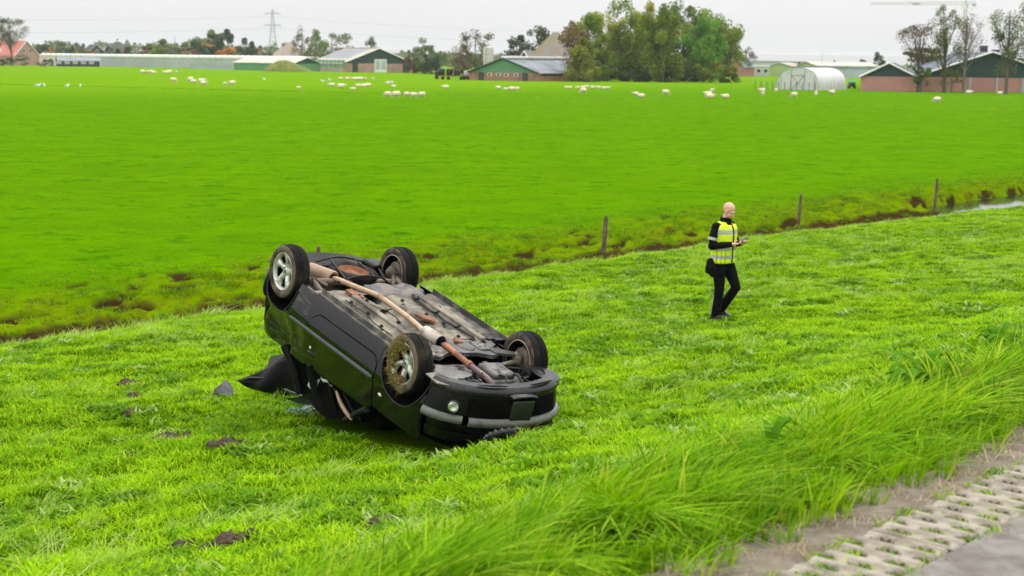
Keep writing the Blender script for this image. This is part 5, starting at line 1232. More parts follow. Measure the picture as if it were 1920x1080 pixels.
# salmon barns at the right
r,W,he,hr,k=gable('barn','low salmon brick barn with white edged dark gable right of the polytunnel',1665,171.5,94,144,120,30,-16,M_pink,M_teal,M_slate,split=2.65,verge=M_white,over=.45)
r,W,he,hr,k=gable('barn','large salmon brick barn with dark gable behind tall sparse trees at the right edge',1856,173,262,144,100,30,-4,M_pink,M_teal,M_slate,split=2.6,verge=M_white,over=.6)
X=lambda px:(px-1856)/k
for px in (1772,1819,1868,1915,1960): panelbox('pilaster',r,X(px),0,.45,2.6,M_concr,-.08,.12)
for px in (1862,1884,1905,1930):
    mb=MB(); mb.box((X(px),9,hr-abs(X(px))*(hr-he)/(W/2)+.7),(1.2,1.2,1.6)); mb.build('roof_vent',M_dkroof,r)
# the row of sheds behind the polytunnel
r,W,he,hr,k=gable('shed','small pale green gabled shed behind the wire fence, left one',1462,143,38,124,118,16,-25,M_lime,M_lime,M_beige,cat='shed')
r,W,he,hr,k=gable('shed','long cream roofed pale green shed rising behind the polytunnel',1512,144,42,123,116.5,34,-52,M_lime,M_lime,M_beige,cat='shed',W=9)
def lowbox(name,label,px0,px1,py,top,depth,wall,roof_m,cat='shed',wins=0):
    a=at(px0,py); b_=at(px1,py); k=FPX/a.y; h=(py-top)/k; L_=(b_-a).length; ang=math.atan2(b_.y-a.y,b_.x-a.x); root=empty(name,a,(0,0,ang)); tag(root,label,cat)
    mb=MB(); mb.box((L_/2,depth/2,h*.45),(L_,depth,h*.9)); mb.build('wall',wall,root); mb=MB(); mb.box((L_/2,depth/2,h*.95),(L_+.5,depth+.5,h*.12)); mb.build('roof',roof_m,root)
    for i in range(wins):
        w_=panelbox('window',root,L_*(i+.5)/wins,h*.3,L_/wins*.6,h*.4,M_white); panelbox('pane',root,L_*(i+.5)/wins,h*.34,L_/wins*.5,h*.32,M_gdark,-.13,.04,w_)
    return root
lowbox('outbuilding','low grey outbuilding with flat white roof at the right foot of the large trees',1389,1441,143.5,122.5,8,M_concr,M_white,wins=4)
r,W,he,hr,k=gable('house','brick house with grey roof peeking from the right edge of the large trees',1380,143.5,24,124,108,10,-30,M_brick2,M_brick2,M_slate,cat='house')
lowbox('warehouse','pale blue grey warehouse between the polytunnel and the low salmon barn',1588,1650,146,126,20,M_blueg,M_slate,'warehouse')
lowbox('warehouse','distant low grey warehouse roof above the pale green sheds',1420,1600,131,114.5,40,M_concr,M_slate,'warehouse')
# bits of yard gear beside the salmon barn
p,k=place(1597,166); root=empty('tractor',p); tag(root,'small machine with turquoise cover parked between the polytunnel and salmon barn','machine')
mb=MB(); mb.box((0,0,.75),(1.1,1.6,.7),0,None,.1); mb.build('body',M_black,root); mb=MB(); mb.box((.0,0,1.28),(1.2,1.3,.32),0,None,.08); mb.build('cover',mat('turquoise_cover',(.10,.40,.38),.5),root)
for y in (-.6,.6):
    for x in (-.5,.5): mb=MB(); mb.lathe([(0,-.1),(.36,-.1),(.38,0),(.36,.1),(0,.1)],14,0,Matrix.Translation((x,y,.37))@Matrix.Rotation(math.pi/2,4,'Y')); mb.build('wheel',M_black,root)
p,k=place(1559,168); mb=MB(); mb.grid(lambda u,v:((u-.5)*2.9,(v-.5)*1.6,max(0,math.sin(math.pi*u)*math.sin(math.pi*v))**.5*(.75+.4*float(vnoise(u*6,v*5,3)))),14,10); tag(mb.build('brown_heap',M_clod,None,p),'brown heap of fodder against the side of the polytunnel','heap')
# --- greenhouse complex, far left
a=at(74,122.3); b_=at(536,131.2); L_=(b_-a).length; ang=math.atan2(b_.y-a.y,b_.x-a.x); gh=empty('greenhouse',a,(0,0,ang)); tag(gh,'very long low greenhouse with white roof edge stretching across the far left','greenhouse')
H=4.3; fw=.18; dp=60
mb=MB(); mb.box((L_*.14,dp/2,H/2-.2),(L_*.28,dp,H-.4)); mb.build('white_wall',M_white,gh)
mb=MB(); mb.box((L_*.64,dp/2,H/2-.2),(L_*.72,dp,H-.4)); mb.build('glass_wall',M_ghglass,gh)
mb=MB(); mb.box((L_/2,-.12,H-.05),(L_+.6,.4,.75)); mb.build('gutter',M_white,gh)
mb=MB()
n=int(L_/3.2)
for i in range(n):
    x=L_*i/n; w_=L_/n; mb.add([(x,0,H),(x+w_/2,0,H+.75),(x+w_,0,H),(x,dp,H),(x+w_/2,dp,H+.75),(x+w_,dp,H)],[(0,1,2),(0,3,4,1),(1,4,5,2),(5,4,3)])
mb.build('glass_roof',M_white,gh)['kind']='stuff'
mb=MB()
for i in range(int(L_*.72/1.6)): mb.box((L_*.28+i*1.6,-.06,H/2-.3),(.16,.12,H-.6))
mb.box((L_*.64,-.08,H*.45),(L_*.72,.1,.14)); mb.build('glazing_bars',M_concr,gh)['kind']='stuff'
for f in (.06,.20): 
    panelbox('door',gh,L_*f,.05,2.2,2.6,M_concr)
a=at(357,128.6); b_=at(536,132.8); L2=(b_-a).length; o=empty('tank_wall',a,(0,0,math.atan2(b_.y-a.y,b_.x-a.x))); tag(o,'long low blue grey basin wall in front of the right half of the greenhouse','wall')
MB().box((L2/2,1.5,.75),(L2,3,1.5)).build('panel',M_blueg,o); MB().box((L2/2,1.4,1.55),(L2+.3,3.1,.16)).build('coping',M_concr,o)
p,k=place(492,127); 
o=empty('loading_hatch',at_depth(493,131,548)); o.location.z=0; tag(o,'white sloped skylight frames on the greenhouse right end','skylight')
for i in range(2): MB().box((i*6-3,-1.2,2.4),(3.6,.3,1.0),0,Matrix.Rotation(.0,4,'Y')).build('frame',M_white,o)
# mound of grass beside the barn
p,k=place(542,134.5); mb=MB(); mb.grid(lambda u,v:((u-.5)*15.5,(v-.5)*14,3.5*max(0,math.sin(math.pi*u**.7)*math.sin(math.pi*v))**.8*(.85+.3*float(vnoise(u*7,v*5,8)))),26,14); tag(mb.build('grass_mound',mat('mound_grass',(.11,.135,.014),.95,var=.4,scale=.7,bump=.6,bscale=2),None,p),kind='structure')
# --- houses, far left
r,W,he,hr,k=gable('house','red roofed brick house with white bargeboards at the far left edge',51,122.5,37,104,78,24,52,M_brick,M_brick,M_red,cat='house',verge=M_white,over=.4,W=11.5)
for x in (-1.4,1.6): 
    w_=panelbox('window',r,x,hr*.52,1.0,1.5,M_white); panelbox('pane',r,x,hr*.52+.15,.8,1.2,M_gdark,-.13,.04,w_)
mb=MB(); mb.box((-1.2,9,hr+.4),(1.0,1.0,1.9)); mb.build('chimney',M_white,r); mb=MB(); mb.box((-4.6,13,he+1.6),(2.0,3.0,1.9)); mb.build('dormer',M_white,r)
p,k=place(125,124); r,W,he,hr,k=gable('shed','black wooden shed with grey roof before the white greenhouse wall',107,124.3,18,114,107.5,16,-68,M_dkroof,M_dkroof,M_slate,cat='shed',W=8.5,over=.3)
for i in range(5): panelbox('side_board',r,0,0,.1,.1,M_concr).matrix_local=Matrix.Translation((W/2+.15,1.6+i*3.1,1.0))@Matrix.Diagonal((1,20,12,1))
for px,lb,ph in ((182,'black gabled house behind the greenhouse, left half with chimney',30),(206,'black gabled house with white window behind the greenhouse, right half',-25)):
    r,W,he,hr,k=gable('house',lb,px,119.5,30,100,84.5,14,ph,M_dkroof,M_dkroof,M_dkroof,cat='house',verge=M_blueg,over=.3)
    w_=panelbox('window',r,.3,he*1.02,1.6,1.7,M_white); panelbox('pane',r,.3,he*1.02+.2,1.3,1.3,M_gdark,-.13,.04,w_)
# --- wagons in the yard left of the cowshed
p,k=place(840,149.5); root=empty('hay_wagon',p,(0,0,.05)); tag(root,'flat wagon stacked with black wrapped bales left of the cowshed','wagon')
mb=MB(); mb.box((1.0,0,.95),(6.4,2.3,.22)); mb.build('deck',M_rust,root)
for x in (-1.2,.1,3.0,3.8): mb=MB(); mb.lathe([(0,-.15),(.42,-.15),(.45,0),(.42,.15),(0,.15)],14,0,Matrix.Translation((x,-1.0,.45))@Matrix.Rotation(math.pi/2,4,'X')); mb.build('wheel',M_black,root)
mb=MB(); mb.box((-2.6,0,1.0),(.9,2.0,1.7),0,None,.1); mb.build('front_frame',M_black,root)
for i,(x,z) in enumerate(((-1.5,1.65),(.3,1.65),(2.1,1.5))):
    b2=MB().lathe([(0,-.75),(.70,-.75),(.78,-.6),(.78,.6),(.70,.75),(0,.75)],18).build('wrapped_bale',M_black,None,p+Vector((x,0,z+.16))); tag(b2,['black wrapped round bale, first from left on the flat wagon','black wrapped round bale in the middle of the flat wagon','black wrapped round bale, last on the right of the flat wagon'][i],'bale','bales on the wagon')
p,k=place(886,150); root=empty('slurry_tanker',p); tag(root,'grey cylindrical tank trailer parked against the left of the cowshed','trailer')
mb=MB(); mb.lathe([(0,-1.75),(.6,-1.7),(.78,-1.5),(.80,0),(.78,1.5),(.6,1.7),(0,1.75)],20,0,Matrix.Translation((-.3,0,1.35))@Matrix.Rotation(math.pi/2,4,'Y')); mb.build('tank',M_concr,root)
mb=MB(); mb.box((.2,0,.6),(4.6,1.6,.2)); mb.build('chassis',M_rust,root)
for x in (-.9,.6): mb=MB(); mb.lathe([(0,-.15),(.42,-.15),(.45,0),(.42,.15),(0,.15)],14,0,Matrix.Translation((x,-.8,.45))@Matrix.Rotation(math.pi/2,4,'X')); mb.build('wheel',M_black,root)
# ------------------------------------------------------------------ pylon, wires, crane
M_pyl=mat('pylon_steel',(.52,.53,.54),.6,var=.05,scale=.1)
pp=at_depth(512,112,1350); pp.z=0; pk=FPX/1350; PH_=(CAMZ+ray(512,17).z*(1350/ray(512,17).y))
py_=empty('pylon',pp,(0,0,.35)); tag(py_,'tall grey lattice electricity pylon above the treeline, left of the largest barn','pylon')
def lattice(name,parent,P0,P1,w0,w1,n,r,m):
    P0,P1=Vector(P0),Vector(P1); mb=MB(); ax=(P1-P0).normalized(); u=ax.cross(Vector((0,1,0)) if abs(ax.y)<.9 else Vector((1,0,0))).normalized(); v=ax.cross(u); lv=[]
    for i in range(n+1):
        f=i/n; c=P0.lerp(P1,f); w_=(w0+(w1-w0)*f)/2; lv.append([c+u*w_*a+v*w_*b_ for a,b_ in ((1,1),(-1,1),(-1,-1),(1,-1))])
    for i in range(n):
        for q in range(4):
            mb.tube([lv[i][q],lv[i+1][q]],r,4); q2=(q+1)%4; mb.tube([lv[i][q],lv[i+1][q2]],r*.6,3); mb.tube([lv[i][q2],lv[i+1][q]],r*.6,3)
    return mb.build(name,m,parent)
lattice('tower_leg',py_,(0,0,0),(0,0,PH_*.62),8.5,3.4,7,.22,M_pyl); lattice('tower_body',py_,(0,0,PH_*.62),(0,0,PH_),3.4,1.0,6,.20,M_pyl)
ARMS=[]
for f,w_ in ((.70,7.6),(.92,6.6)):
    for s_ in (-1,1):
        lattice('cross_arm',py_,(0,0,PH_*f),(s_*w_,0,PH_*f),2.0,.4,4,.16,M_pyl)
        for e in (1.0,):
            mb=MB(); mb.tube([(s_*w_*e,0,PH_*f),(s_*w_*e,0,PH_*f-2.6)],.18,5); mb.build('insulator',M_pyl,py_); ARMS.append((s_*w_*e,PH_*f-2.6))
M_wire=mat('cable_grey',(.30,.31,.33),.6,var=.02)
q=Matrix.Rotation(.35,3,'Z'); dirv=Vector((math.sin(-.35),math.cos(.35),0))*1.0
ldir=Vector((-.90,-.43,0))
WL=['lower power cable running left and right from the far arm of the pylon','lower power cable running left and right from the near arm of the pylon','upper power cable from the left arm tip of the pylon','upper power cable from the right arm tip of the pylon']
for i,(x,z) in enumerate(ARMS):
    a=pp+q@Vector((x,0,0))+Vector((0,0,z)); P=[]
    for sgn in (1,-1):
        b_=a+ldir*sgn*520; S=[a.lerp(b_,k_/24)+Vector((0,0,-32*(k_/24)*(1-k_/24)))-pp for k_ in range(25)]
        P=S[::-1] if sgn==1 else P+S[1:]
    tag(MB().tube(P,.032,4,0,False).build('power_line',M_wire,None,pp),WL[i],'power line','cables of the pylon')
cp=at_depth(1804,130,640); cp.z=0; ck=FPX/640; CH=(CAMZ+ray(1804,6).z*(640/ray(1804,6).y)); cr=empty('tower_crane',cp); tag(cr,'tower crane with long pale horizontal jib high above the right hand trees','crane')
M_crane=mat('crane_grey',(.45,.45,.44),.6,var=.05); lattice('mast',cr,(0,0,0),(0,0,CH),1.1,1.1,14,.06,mat('crane_mast_paint',(.45,.34,.31),.6))
jl=(1804-1628)/ck; lattice('jib',cr,(0,0,CH),(-jl,0,CH-.6),1.3,.7,24,.06,M_crane); lattice('counter_jib',cr,(0,0,CH),(4,0,CH+.1),1.3,1.1,3,.06,M_crane)
mb=MB(); mb.box((3.6,0,CH-.6),(1.2,1.2,1.0)); mb.build('counterweight',M_concr,cr); mb=MB(); mb.box((-1.2,-1.0,CH-1.4),(1.5,1.4,1.8)); mb.build('cab',M_white,cr); mb=MB(); mb.box((-.52*jl,0,CH-.6),(2.6,1.4,.9)); mb.build('trolley',M_crane,cr); mb=MB(); mb.tube([(0,0,CH),(0,0,CH+5)],.25,4); mb.tube([(0,0,CH+5),(-jl*.6,0,CH+.2)],.07,3); mb.build('tie_bar',M_crane,cr)
for px,py,top,lb in ((1541,127,108,'thin distant pole above the pale green sheds'),):
    p=at_depth(px,py,700); p.z=0; h=CAMZ+ray(px,top-12).z*(700/ray(px,top-12).y); MB_=MB().tube([(0,0,0),(0,0,h)],[.18,.10],6).build('pole',M_pyl,None,p); tag(MB_,lb,'pole')
# ------------------------------------------------------------------ trees
def foliage_mat():
    m,t,b=new_mat('foliage'); N=t.nodes.new; L=t.links.new
    oi=N('ShaderNodeObjectInfo'); al=N('ShaderNodeAttribute'); al.attribute_name='bl'
    hs=N('ShaderNodeHueSaturation'); L(oi.outputs['Color'],hs.inputs['Color'])
    mr=N('ShaderNodeMapRange'); L(al.outputs['Fac'],mr.inputs['Value']); mr.inputs['To Min'].default_value=.55; mr.inputs['To Max'].default_value=1.5; L(mr.outputs[0],hs.inputs['Value'])
    m2=N('ShaderNodeMapRange'); g=N('ShaderNodeTexCoord').outputs['Object']; L(noise(t,.35,3,vec=g),m2.inputs['Value']); m2.inputs['From Min'].default_value=.3; m2.inputs['From Max'].default_value=.7; m2.inputs['To Min'].default_value=.470; m2.inputs['To Max'].default_value=.525; L(m2.outputs[0],hs.inputs['Hue'])
    L(hs.outputs[0],b.inputs['Base Color']); b.inputs['Roughness'].default_value=.7; b.inputs['Specular IOR Level'].default_value=.2
    tr=N('ShaderNodeBsdfTranslucent'); L(hs.outputs[0],tr.inputs['Color']); ms=N('ShaderNodeMixShader'); ms.inputs[0].default_value=.3
    L(b.outputs[0],ms.inputs[1]); L(tr.outputs[0],ms.inputs[2]); L(ms.outputs[0],t.nodes['Material Output'].inputs['Surface']); return m
M_fol=foliage_mat(); M_bark=mat('bark',(.12,.10,.078),.95,var=.3,scale=3,bump=.5,bscale=12); M_pbark=mat('pale_bark',(.20,.175,.14),.95,var=.3,scale=3)
def crown_mesh(w,h,z0,n,leaf,seed,shape='round',gap=.35,clumps=26):
    """leaf faces gathered in clumps spread through an uneven envelope"""
    r=np.random.default_rng(seed); C=[]
    for _ in range(clumps*30):
        if len(C)>=clumps: break
        d=r.normal(size=3); d/=np.linalg.norm(d); q=r.uniform(.15,1)**.45; c=d*q
        f=(c[2]+1)/2
        lim={'round':1.0,'tall':.55+.45*math.sin(math.pi*min(1,f*.9+.1)),'cone':1.08-f*.95,'umbrella':.35+.75*f,'oval':math.sin(math.pi*(.22+.70*f))**.45}[shape]
        if math.hypot(c[0],c[1])>lim: continue
        C.append((c,r.uniform(.20,.40)*(1.15-.35*f),r.uniform(-.28,.28)))
    k=len(C); ci=r.integers(0,k,n); cc=np.array([c[0] for c in C])[ci]; cr=np.array([c[1] for c in C])[ci]; cb=np.array([c[2] for c in C])[ci]
    g=r.normal(size=(n,3)); g*=np.minimum(1,1.75/np.linalg.norm(g,axis=1))[:,None]; p=cc+g*(cr*.54)[:,None]*[1,1,.8]
    P=np.stack([p[:,0]*w/2,p[:,1]*w/2,z0+(p[:,2]+1)/2*h],1)
    a=r.normal(size=(n,3)); a/=np.linalg.norm(a,axis=1)[:,None]; b_=np.cross(a,r.normal(size=(n,3))); b_/=np.linalg.norm(b_,axis=1)[:,None]
    s=leaf*r.uniform(.6,1.35,n)[:,None]; V=np.stack([P-a*s*.5,P+b_*s*.32,P+a*s*.5,P-b_*s*.32],1).reshape(-1,3)
    F=np.arange(4*n).reshape(n,4); me=bpy.data.meshes.new('crown'); me.from_pydata(V.tolist(),[],F.tolist())
    at2=me.attributes.new('bl','FLOAT','POINT'); at2.data.foreach_set('value',np.repeat(np.clip(.42+cb+r.normal(0,.13,n),0,1),4)); me.materials.append(M_fol); return me,np.array([[c[0][0]*w/2,c[0][1]*w/2,z0+(c[0][2]+1)/2*h] for c in C])
def trunk_mesh(h,r0,ends,seed,m,fork=.35,twigs=0):
    q=random.Random(seed); mb=MB(); top=Vector((q.uniform(-.3,.3),q.uniform(-.3,.3),h)); mb.tube([(0,0,-.3),(0,0,.25),(top.x*.3,top.y*.3,h*.4),top],[r0*1.35,r0,r0*.75,r0*.22],8)
    for e in ends:
        e=Vector(e); z=min(h*.95,max(h*fork*.6,e.z*q.uniform(.35,.75))); s=Vector((top.x*z/h,top.y*z/h,z)); mid=s.lerp(e,.5)+Vector((0,0,-.08*(e-s).length)); mb.tube([s,mid,e],[r0*.38,r0*.22,r0*.06],5,0,False)
        for _ in range(twigs):
            d=Vector((q.gauss(0,1),q.gauss(0,1),q.gauss(.8,.6))).normalized(); f=q.uniform(.4,1); b0=s.lerp(mid,f*2) if f<.5 else mid.lerp(e,f*2-1); l=q.uniform(.8,2.0); mb.tube([b0,b0+d*l*.5,b0+d*l+Vector((0,0,.2))],[r0*.09,r0*.05,r0*.02],3,0,False)
    return mb.mesh('trunk',m)
def tree(px,base,top,wpx,col,label,shape='round',bottom=.25,n=1800,leaf=None,seed=0,dep=None,clumps=26,cat='tree',group=None,bark=None,twigs=0,name='tree'):
    if dep: p=at_depth(px,base,dep); p.z=0; 
    else: p=at(px,base,0)
    k=FPX/p.y; h=(CAMZ+ray(px,top).z*(p.y/ray(px,top).y)); w=wpx/k
    root=empty(name,p); tag(root,label,cat,group)
    z0=h*bottom; cm,ends=crown_mesh(w,h-z0,z0,n,leaf or max(.28,2.3/k),seed,shape,clumps=clumps)
    cr_=link('crown',cm,root); cr_.color=(*col,1)
    link('trunk',trunk_mesh(h*.86,max(.12,h*.020),ends[::max(1,len(ends)//14)],seed,bark or M_bark,twigs=twigs),root)
    return root
G_OL=(.108,.150,.012); G_YE=(.190,.195,.012); G_DK=(.042,.068,.016); G_BL=(.050,.088,.040); G_LT=(.130,.175,.026); G_BR=(.135,.095,.040); G_OR=(.300,.150,.022); G_RU=(.200,.080,.032); G_BG=(.085,.190,.016); G_GR=(.115,.125,.065)
# the great clump in the middle
big=[(1078,157,44,56,G_BR,'thin brownish tree at the left foot of the large clump','tall',.12,1700,30),
(1102,157,22,66,G_OL,'olive tree second from the left in the large clump','oval',.05,3400,30),
(1140,157,8,84,G_YE,'tall yellowish olive tree left of the middle of the large clump','oval',.04,4400,34),
(1178,157,2,78,G_OL,'tall olive tree just left of the thin gap in the large clump','oval',.05,4200,34),
(1212,157,1,66,G_YE,'tall yellow green tree with open top in the middle of the large clump','tall',.06,3000,30),
(1242,157,8,70,G_OL,'olive tree right of the middle of the large clump','oval',.05,3800,32),
(1278,157,1,84,(.090,.130,.026),'tall dark olive tree, third from the right in the large clump','oval',.05,4200,34),
(1322,157,3,90,G_LT,'tall pale green tree, second from the right in the large clump','oval',.04,4200,34),
(1318,157,35,70,G_BG,'bright green lower tree near the right end of the large clump','oval',.03,4200,30),
(1356,157,22,62,G_OL,'rightmost loose tree of the large clump','oval',.05,3000,28),
(1095,157,74,54,(.135,.150,.016),'low yellowish tree at the front left of the large clump','oval',.02,2600,26),
(1130,157,62,60,(.120,.165,.018),'low olive green tree in front of the yellowish tall one','oval',.02,3000,26),
(1185,157,66,70,G_BG,'low bright green tree in the front middle of the large clump','oval',.01,3400,28),
(1240,157,55,64,G_DK,'dark low tree under the front of the large clump','oval',.01,3400,28),
(1288,157,70,62,(.055,.105,.016),'dark green low tree at the front right of the large clump','oval',.01,3200,28)]
for i,(px,b_,tp,w_,c_,lb,sh,bt,n,cl) in enumerate(big): tree(px,b_,tp,w_*1.22,tuple(q*1.75 for q in c_),lb,sh,bt*.5 if i<10 else -.03,int(n*2.1),.55,100+i,340+14*((i*7)%5)+(0 if i>9 else 10),cl,group='trees of the large clump')
for i,(px,tp,w_,c_,lb) in enumerate([(1082,118,50,G_BR,'low thicket at the left foot of the large clump'),(1122,112,62,G_OL,'low olive thicket under the yellowish tree of the large clump'),(1165,118,62,G_DK,'low dark thicket left of the middle under the large clump'),(1206,114,60,G_DK,'low dark thicket in the middle under the large clump'),(1250,112,64,G_OL,'low thicket right of the middle under the large clump'),(1292,116,60,G_DK,'low dark thicket under the dark olive tree of the large clump'),(1334,112,60,G_OL,'low thicket under the pale green tree of the large clump'),(1366,120,44,G_OL,'low thicket at the right foot of the large clump')]):
    tree(px,157,tp,w_,tuple(q*1.5 for q in c_),lb,'round',-.05,2200,.5,140+i,352+3*(i%3),20,cat='bush',group='trees of the large clump')
# right-hand sparse trees before the salmon barns
tree(1726,171.5,122,40,G_BG,'small bright green tree before the gap between the salmon barns','round',.18,1500,.28,201,262,18)
tree(1720,171,40,96,G_BR,'leaning sparse brown leaved tree left of the tall right hand trees','umbrella',.42,2000,.26,202,263,22,twigs=6)
tree(1770,173,12,78,G_OL,'tall thin tree with sparse olive leaves before the large salmon barn','tall',.30,3000,.26,203,262,26,twigs=8)
tree(1806,173,6,66,G_BR,'nearly bare tall tree right of the thin olive one','tall',.28,900,.22,204,262,30,twigs=22,bark=M_pbark)
tree(1886,175,-6,80,G_LT,'tall thin leafy tree near the right edge before the large salmon barn','tall',.22,3400,.28,205,258,26,twigs=6)
tree(1926,176,4,60,G_BR,'brownish tree cut by the right picture edge','tall',.3,1900,.26,206,258,22,twigs=8)
tree(1784,172,128,44,G_OL,'low olive bush crown hanging before the large salmon barn wall','round',.2,700,.28,207,261,16)
tree(1745,150,92,120,(.085,.095,.022),'broad dark olive crown rising behind the salmon barns','round',.45,3600,.45,208,300,30)
tree(1900,150,100,90,(.075,.070,.025),'dark brownish crown behind the right end of the large salmon barn','round',.4,2200,.45,209,305,24)
tree(1648,130,90,32,G_BL,'dark conifer standing alone above the low salmon barn roof','cone',.05,1500,.6,210,560,22)
tree(1398,135,87,44,G_GR,'pale grey green tree right of the large clump','round',.2,1300,.5,211,520,22)
tree(1564,128,107,9,G_BL,'tiny dark pointed tree above the cream shed roof','cone',.05,300,.7,212,700,8)
tree(1496,128,113,14,G_DK,'small dark bush showing between the pale green sheds','round',.1,300,.7,213,700,8,cat='bush')
tree(1613,135,112,30,G_GR,'greyish bush right of the tiny pointed tree, behind warehouse','round',.1,600,.6,214,640,12,cat='bush')
# middle
tree(972,150,62,60,G_DK,'dark green tree behind the white silo and cowshed','round',.2,2000,.5,220,392,24)
tree(1012,150,50,62,(.060,.095,.022),'dark green tree rising left of the grey pyramid roof','round',.2,2300,.5,221,400,26)
tree(890,149,52,74,(.125,.115,.045),'sparse brown leaved tree left of the white silo','round',.15,2800,.42,222,396,28,twigs=5)
tree(868,149,84,48,G_BR,'low brownish bushy tree behind the tank trailer','round',.05,1100,.40,223,352,18)
tree(798,134.5,74,74,(.105,.180,.026),'rounded green tree with darker foot between the barns','round',-.05,5000,.45,224,480,26)
tree(810,134.5,100,50,G_BL,'dark bluish bush at the foot of the rounded green tree','round',-.05,2200,.45,225,472,16,cat='bush')
tree(775,134,102,26,G_RU,'reddish brown bush left of the rounded green tree','round',.0,800,.45,226,482,12,cat='bush')
tree(766,134,94,22,G_GR,'greyish bush behind the reddish brown bush','round',.0,600,.5,227,500,12,cat='bush')
tree(694,130,62,44,(.085,.135,.040),'green pointed tree peeking over the right end of the barn roof','cone',.1,1200,.55,228,560,20)
tree(655,130,76,50,G_RU,'rust brown tree behind the roof of the largest barn','round',.2,1300,.5,229,570,20)
tree(622,131,53,84,(.125,.195,.040),'broad light green tree behind the left of the largest barn','round',.0,4600,.5,230,560,28)
tree(592,131,58,54,G_LT,'light green tree left of the broad light green one','round',.0,2800,.5,231,575,18)
tree(585,131,86,32,G_BL,'dark bluish tree under the light green ones, left of the barn','round',.0,900,.5,232,570,14)
tree(567,131,55,44,(.110,.120,.035),'tall brownish green tree right of the thatched roof','tall',.1,1600,.5,233,590,20)
tree(545,131,72,34,G_RU,'rust coloured tree behind the thatched roof','round',.1,1100,.5,234,660,16)
tree(522,131,78,36,G_LT,'pale olive tree just right of the pylon foot','round',.1,1100,.5,235,670,16)
tree(491,130,82,28,G_DK,'dark olive round tree left of the pylon foot','round',.0,900,.5,236,620,14)
tree(512,131,97,18,(.11,.045,.04),'dark reddish bush below the pylon','round',.0,500,.5,237,612,10,cat='bush')
FAR=[(462,69,22,G_BL,'bluish green rounded tree alone left of the pylon','round'),(452,94,20,G_OL,'low olive tree under the bluish green rounded one','round'),(478,92,18,G_OR,'small yellowish tree left of the dark olive round one','round'),
(428,57,34,G_BL,'tall dark green tree right of the twin topped one','round'),(401,48,44,(.105,.140,.050),'tallest light green tree left of the dark green pair','round'),(374,72,24,G_BL,'slim bluish tree left of the tallest light green tree','tall'),(384,82,30,G_DK,'dark foot bush under the tallest light green tree','round'),
(397,81,60,G_OR,'broad orange yellow tree before the dark green pair','round'),(329,60,44,(.110,.135,.055),'light green tree above the dark round one','round'),(311,76,38,G_DK,'dark green dense round tree behind the greenhouse','round'),(348,90,32,G_BR,'brownish low tree right of the dark round one','round'),
(288,82,26,G_OL,'olive tree left of the dark round one','round'),(270,86,32,(.14,.095,.06),'pale brown bush left of the olive tree','round'),(246,84,26,G_DK,'dark green pointed tree right of the black house','cone'),(233,90,16,G_RU,'small russet bush right of the black house','round'),(223,85,12,G_BL,'small bluish bush just behind the black house','round'),
(185,97,14,G_DK,'dark bush before the black house','cone'),(170,95,14,G_RU,'small russet tree left of the black house','round'),(153,90,16,G_OR,'orange bush second from the black house','round'),(143,79,14,G_GR,'grey green poplar, pale, behind the shed','tall'),(130,83,14,G_BL,'bluish narrow tree above the black shed','tall'),(116,80,28,G_GR,'pale olive tree above the black shed','round'),
(95,90,12,G_OR,'small orange tree right of the red roofed house','round'),(85,82,22,G_BL,'bluish tree right of the red roofed house','round'),(70,86,20,G_OL,'olive bush right of the red roof','round'),(160,80,16,G_GR,'pale poplar nearest the black house on its left','tall'),(205,83,16,G_GR,'pale tree behind the roof of the black house','round')]
for i,(px,tp,w_,c_,lb,sh) in enumerate(FAR): tree(px,122,tp,w_*1.5,tuple(q*1.9 for q in c_),lb,sh,-.02,max(2200,int(w_*150)),.85,300+i,690+12*(i%5),16)
tree(22,123,27,68,(.100,.125,.048),'tall open crowned tree before the red roofed house at the left edge','round',.42,3600,.42,340,600,26,twigs=4)
tree(-8,123,30,56,(.105,.125,.045),'tree cut by the left picture edge beside the red roof','round',.38,2800,.42,341,602,22)
for px,tp,w_,c_,lb in ((20,108,34,G_DK,'dark green hedge bush under the tall left edge tree'),(48,101,38,G_DK,'dark green hedge bush before the gable of the red roofed house'),(80,109,20,(.13,.06,.03),'reddish hedge bush between the red roofed house and black shed'),(92,109,16,G_OL,'green hedge bush touching the black shed'),(4,107,26,G_BL,'dark hedge bush at the very left edge')):
    tree(px,123,tp,w_,c_,lb,'round',.0,700,.36,int(px)+400,592,12,cat='bush')
tree(182,122.5,106,12,G_GR,'small sapling before the white greenhouse wall','round',.3,160,.3,420,612,8,twigs=3)
tree(900,140,100,16,G_GR,'small bush between the white silo and sparse brown tree','round',.0,400,.5,421,420,8,cat='bush')
# a far wood that reads as one mass along the horizon
V=[];F=[];A=[]; r_=np.random.default_rng(5)
for i in range(22000):
    px=r_.uniform(-60,1075); dep=r_.uniform(880,1150); hmax=(7.0 if px<540 else 3.5)+5*float(vnoise(px*.03,2,4))+3.5*float(vnoise(px*.12,5,4)); z=r_.uniform(0,hmax); x=(px-960)/FPX*dep; s=r_.uniform(.6,1.5); a=r_.normal(size=3); a/=np.linalg.norm(a); b_=np.cross(a,[.3,.5,.8]); o=len(V); p=np.array([x,dep,z]); 
    V+=[p-a*s,p+b_*s*.7,p+a*s,p-b_*s*.7]; F.append((o,o+1,o+2,o+3)); A+=[np.clip(.45+.5*(vnoise(px*.08,1,9)-.5)+r_.normal(0,.12),0,1)]*4
me=bpy.data.meshes.new('far_wood'); me.from_pydata([tuple(v) for v in V],[],F); a_=me.attributes.new('bl','FLOAT','POINT'); a_.data.foreach_set('value',[float(q) for q in A]); me.materials.append(M_fol)
o=link('far_wood',me); o.color=(.17,.19,.11,1); tag(o,kind='stuff')
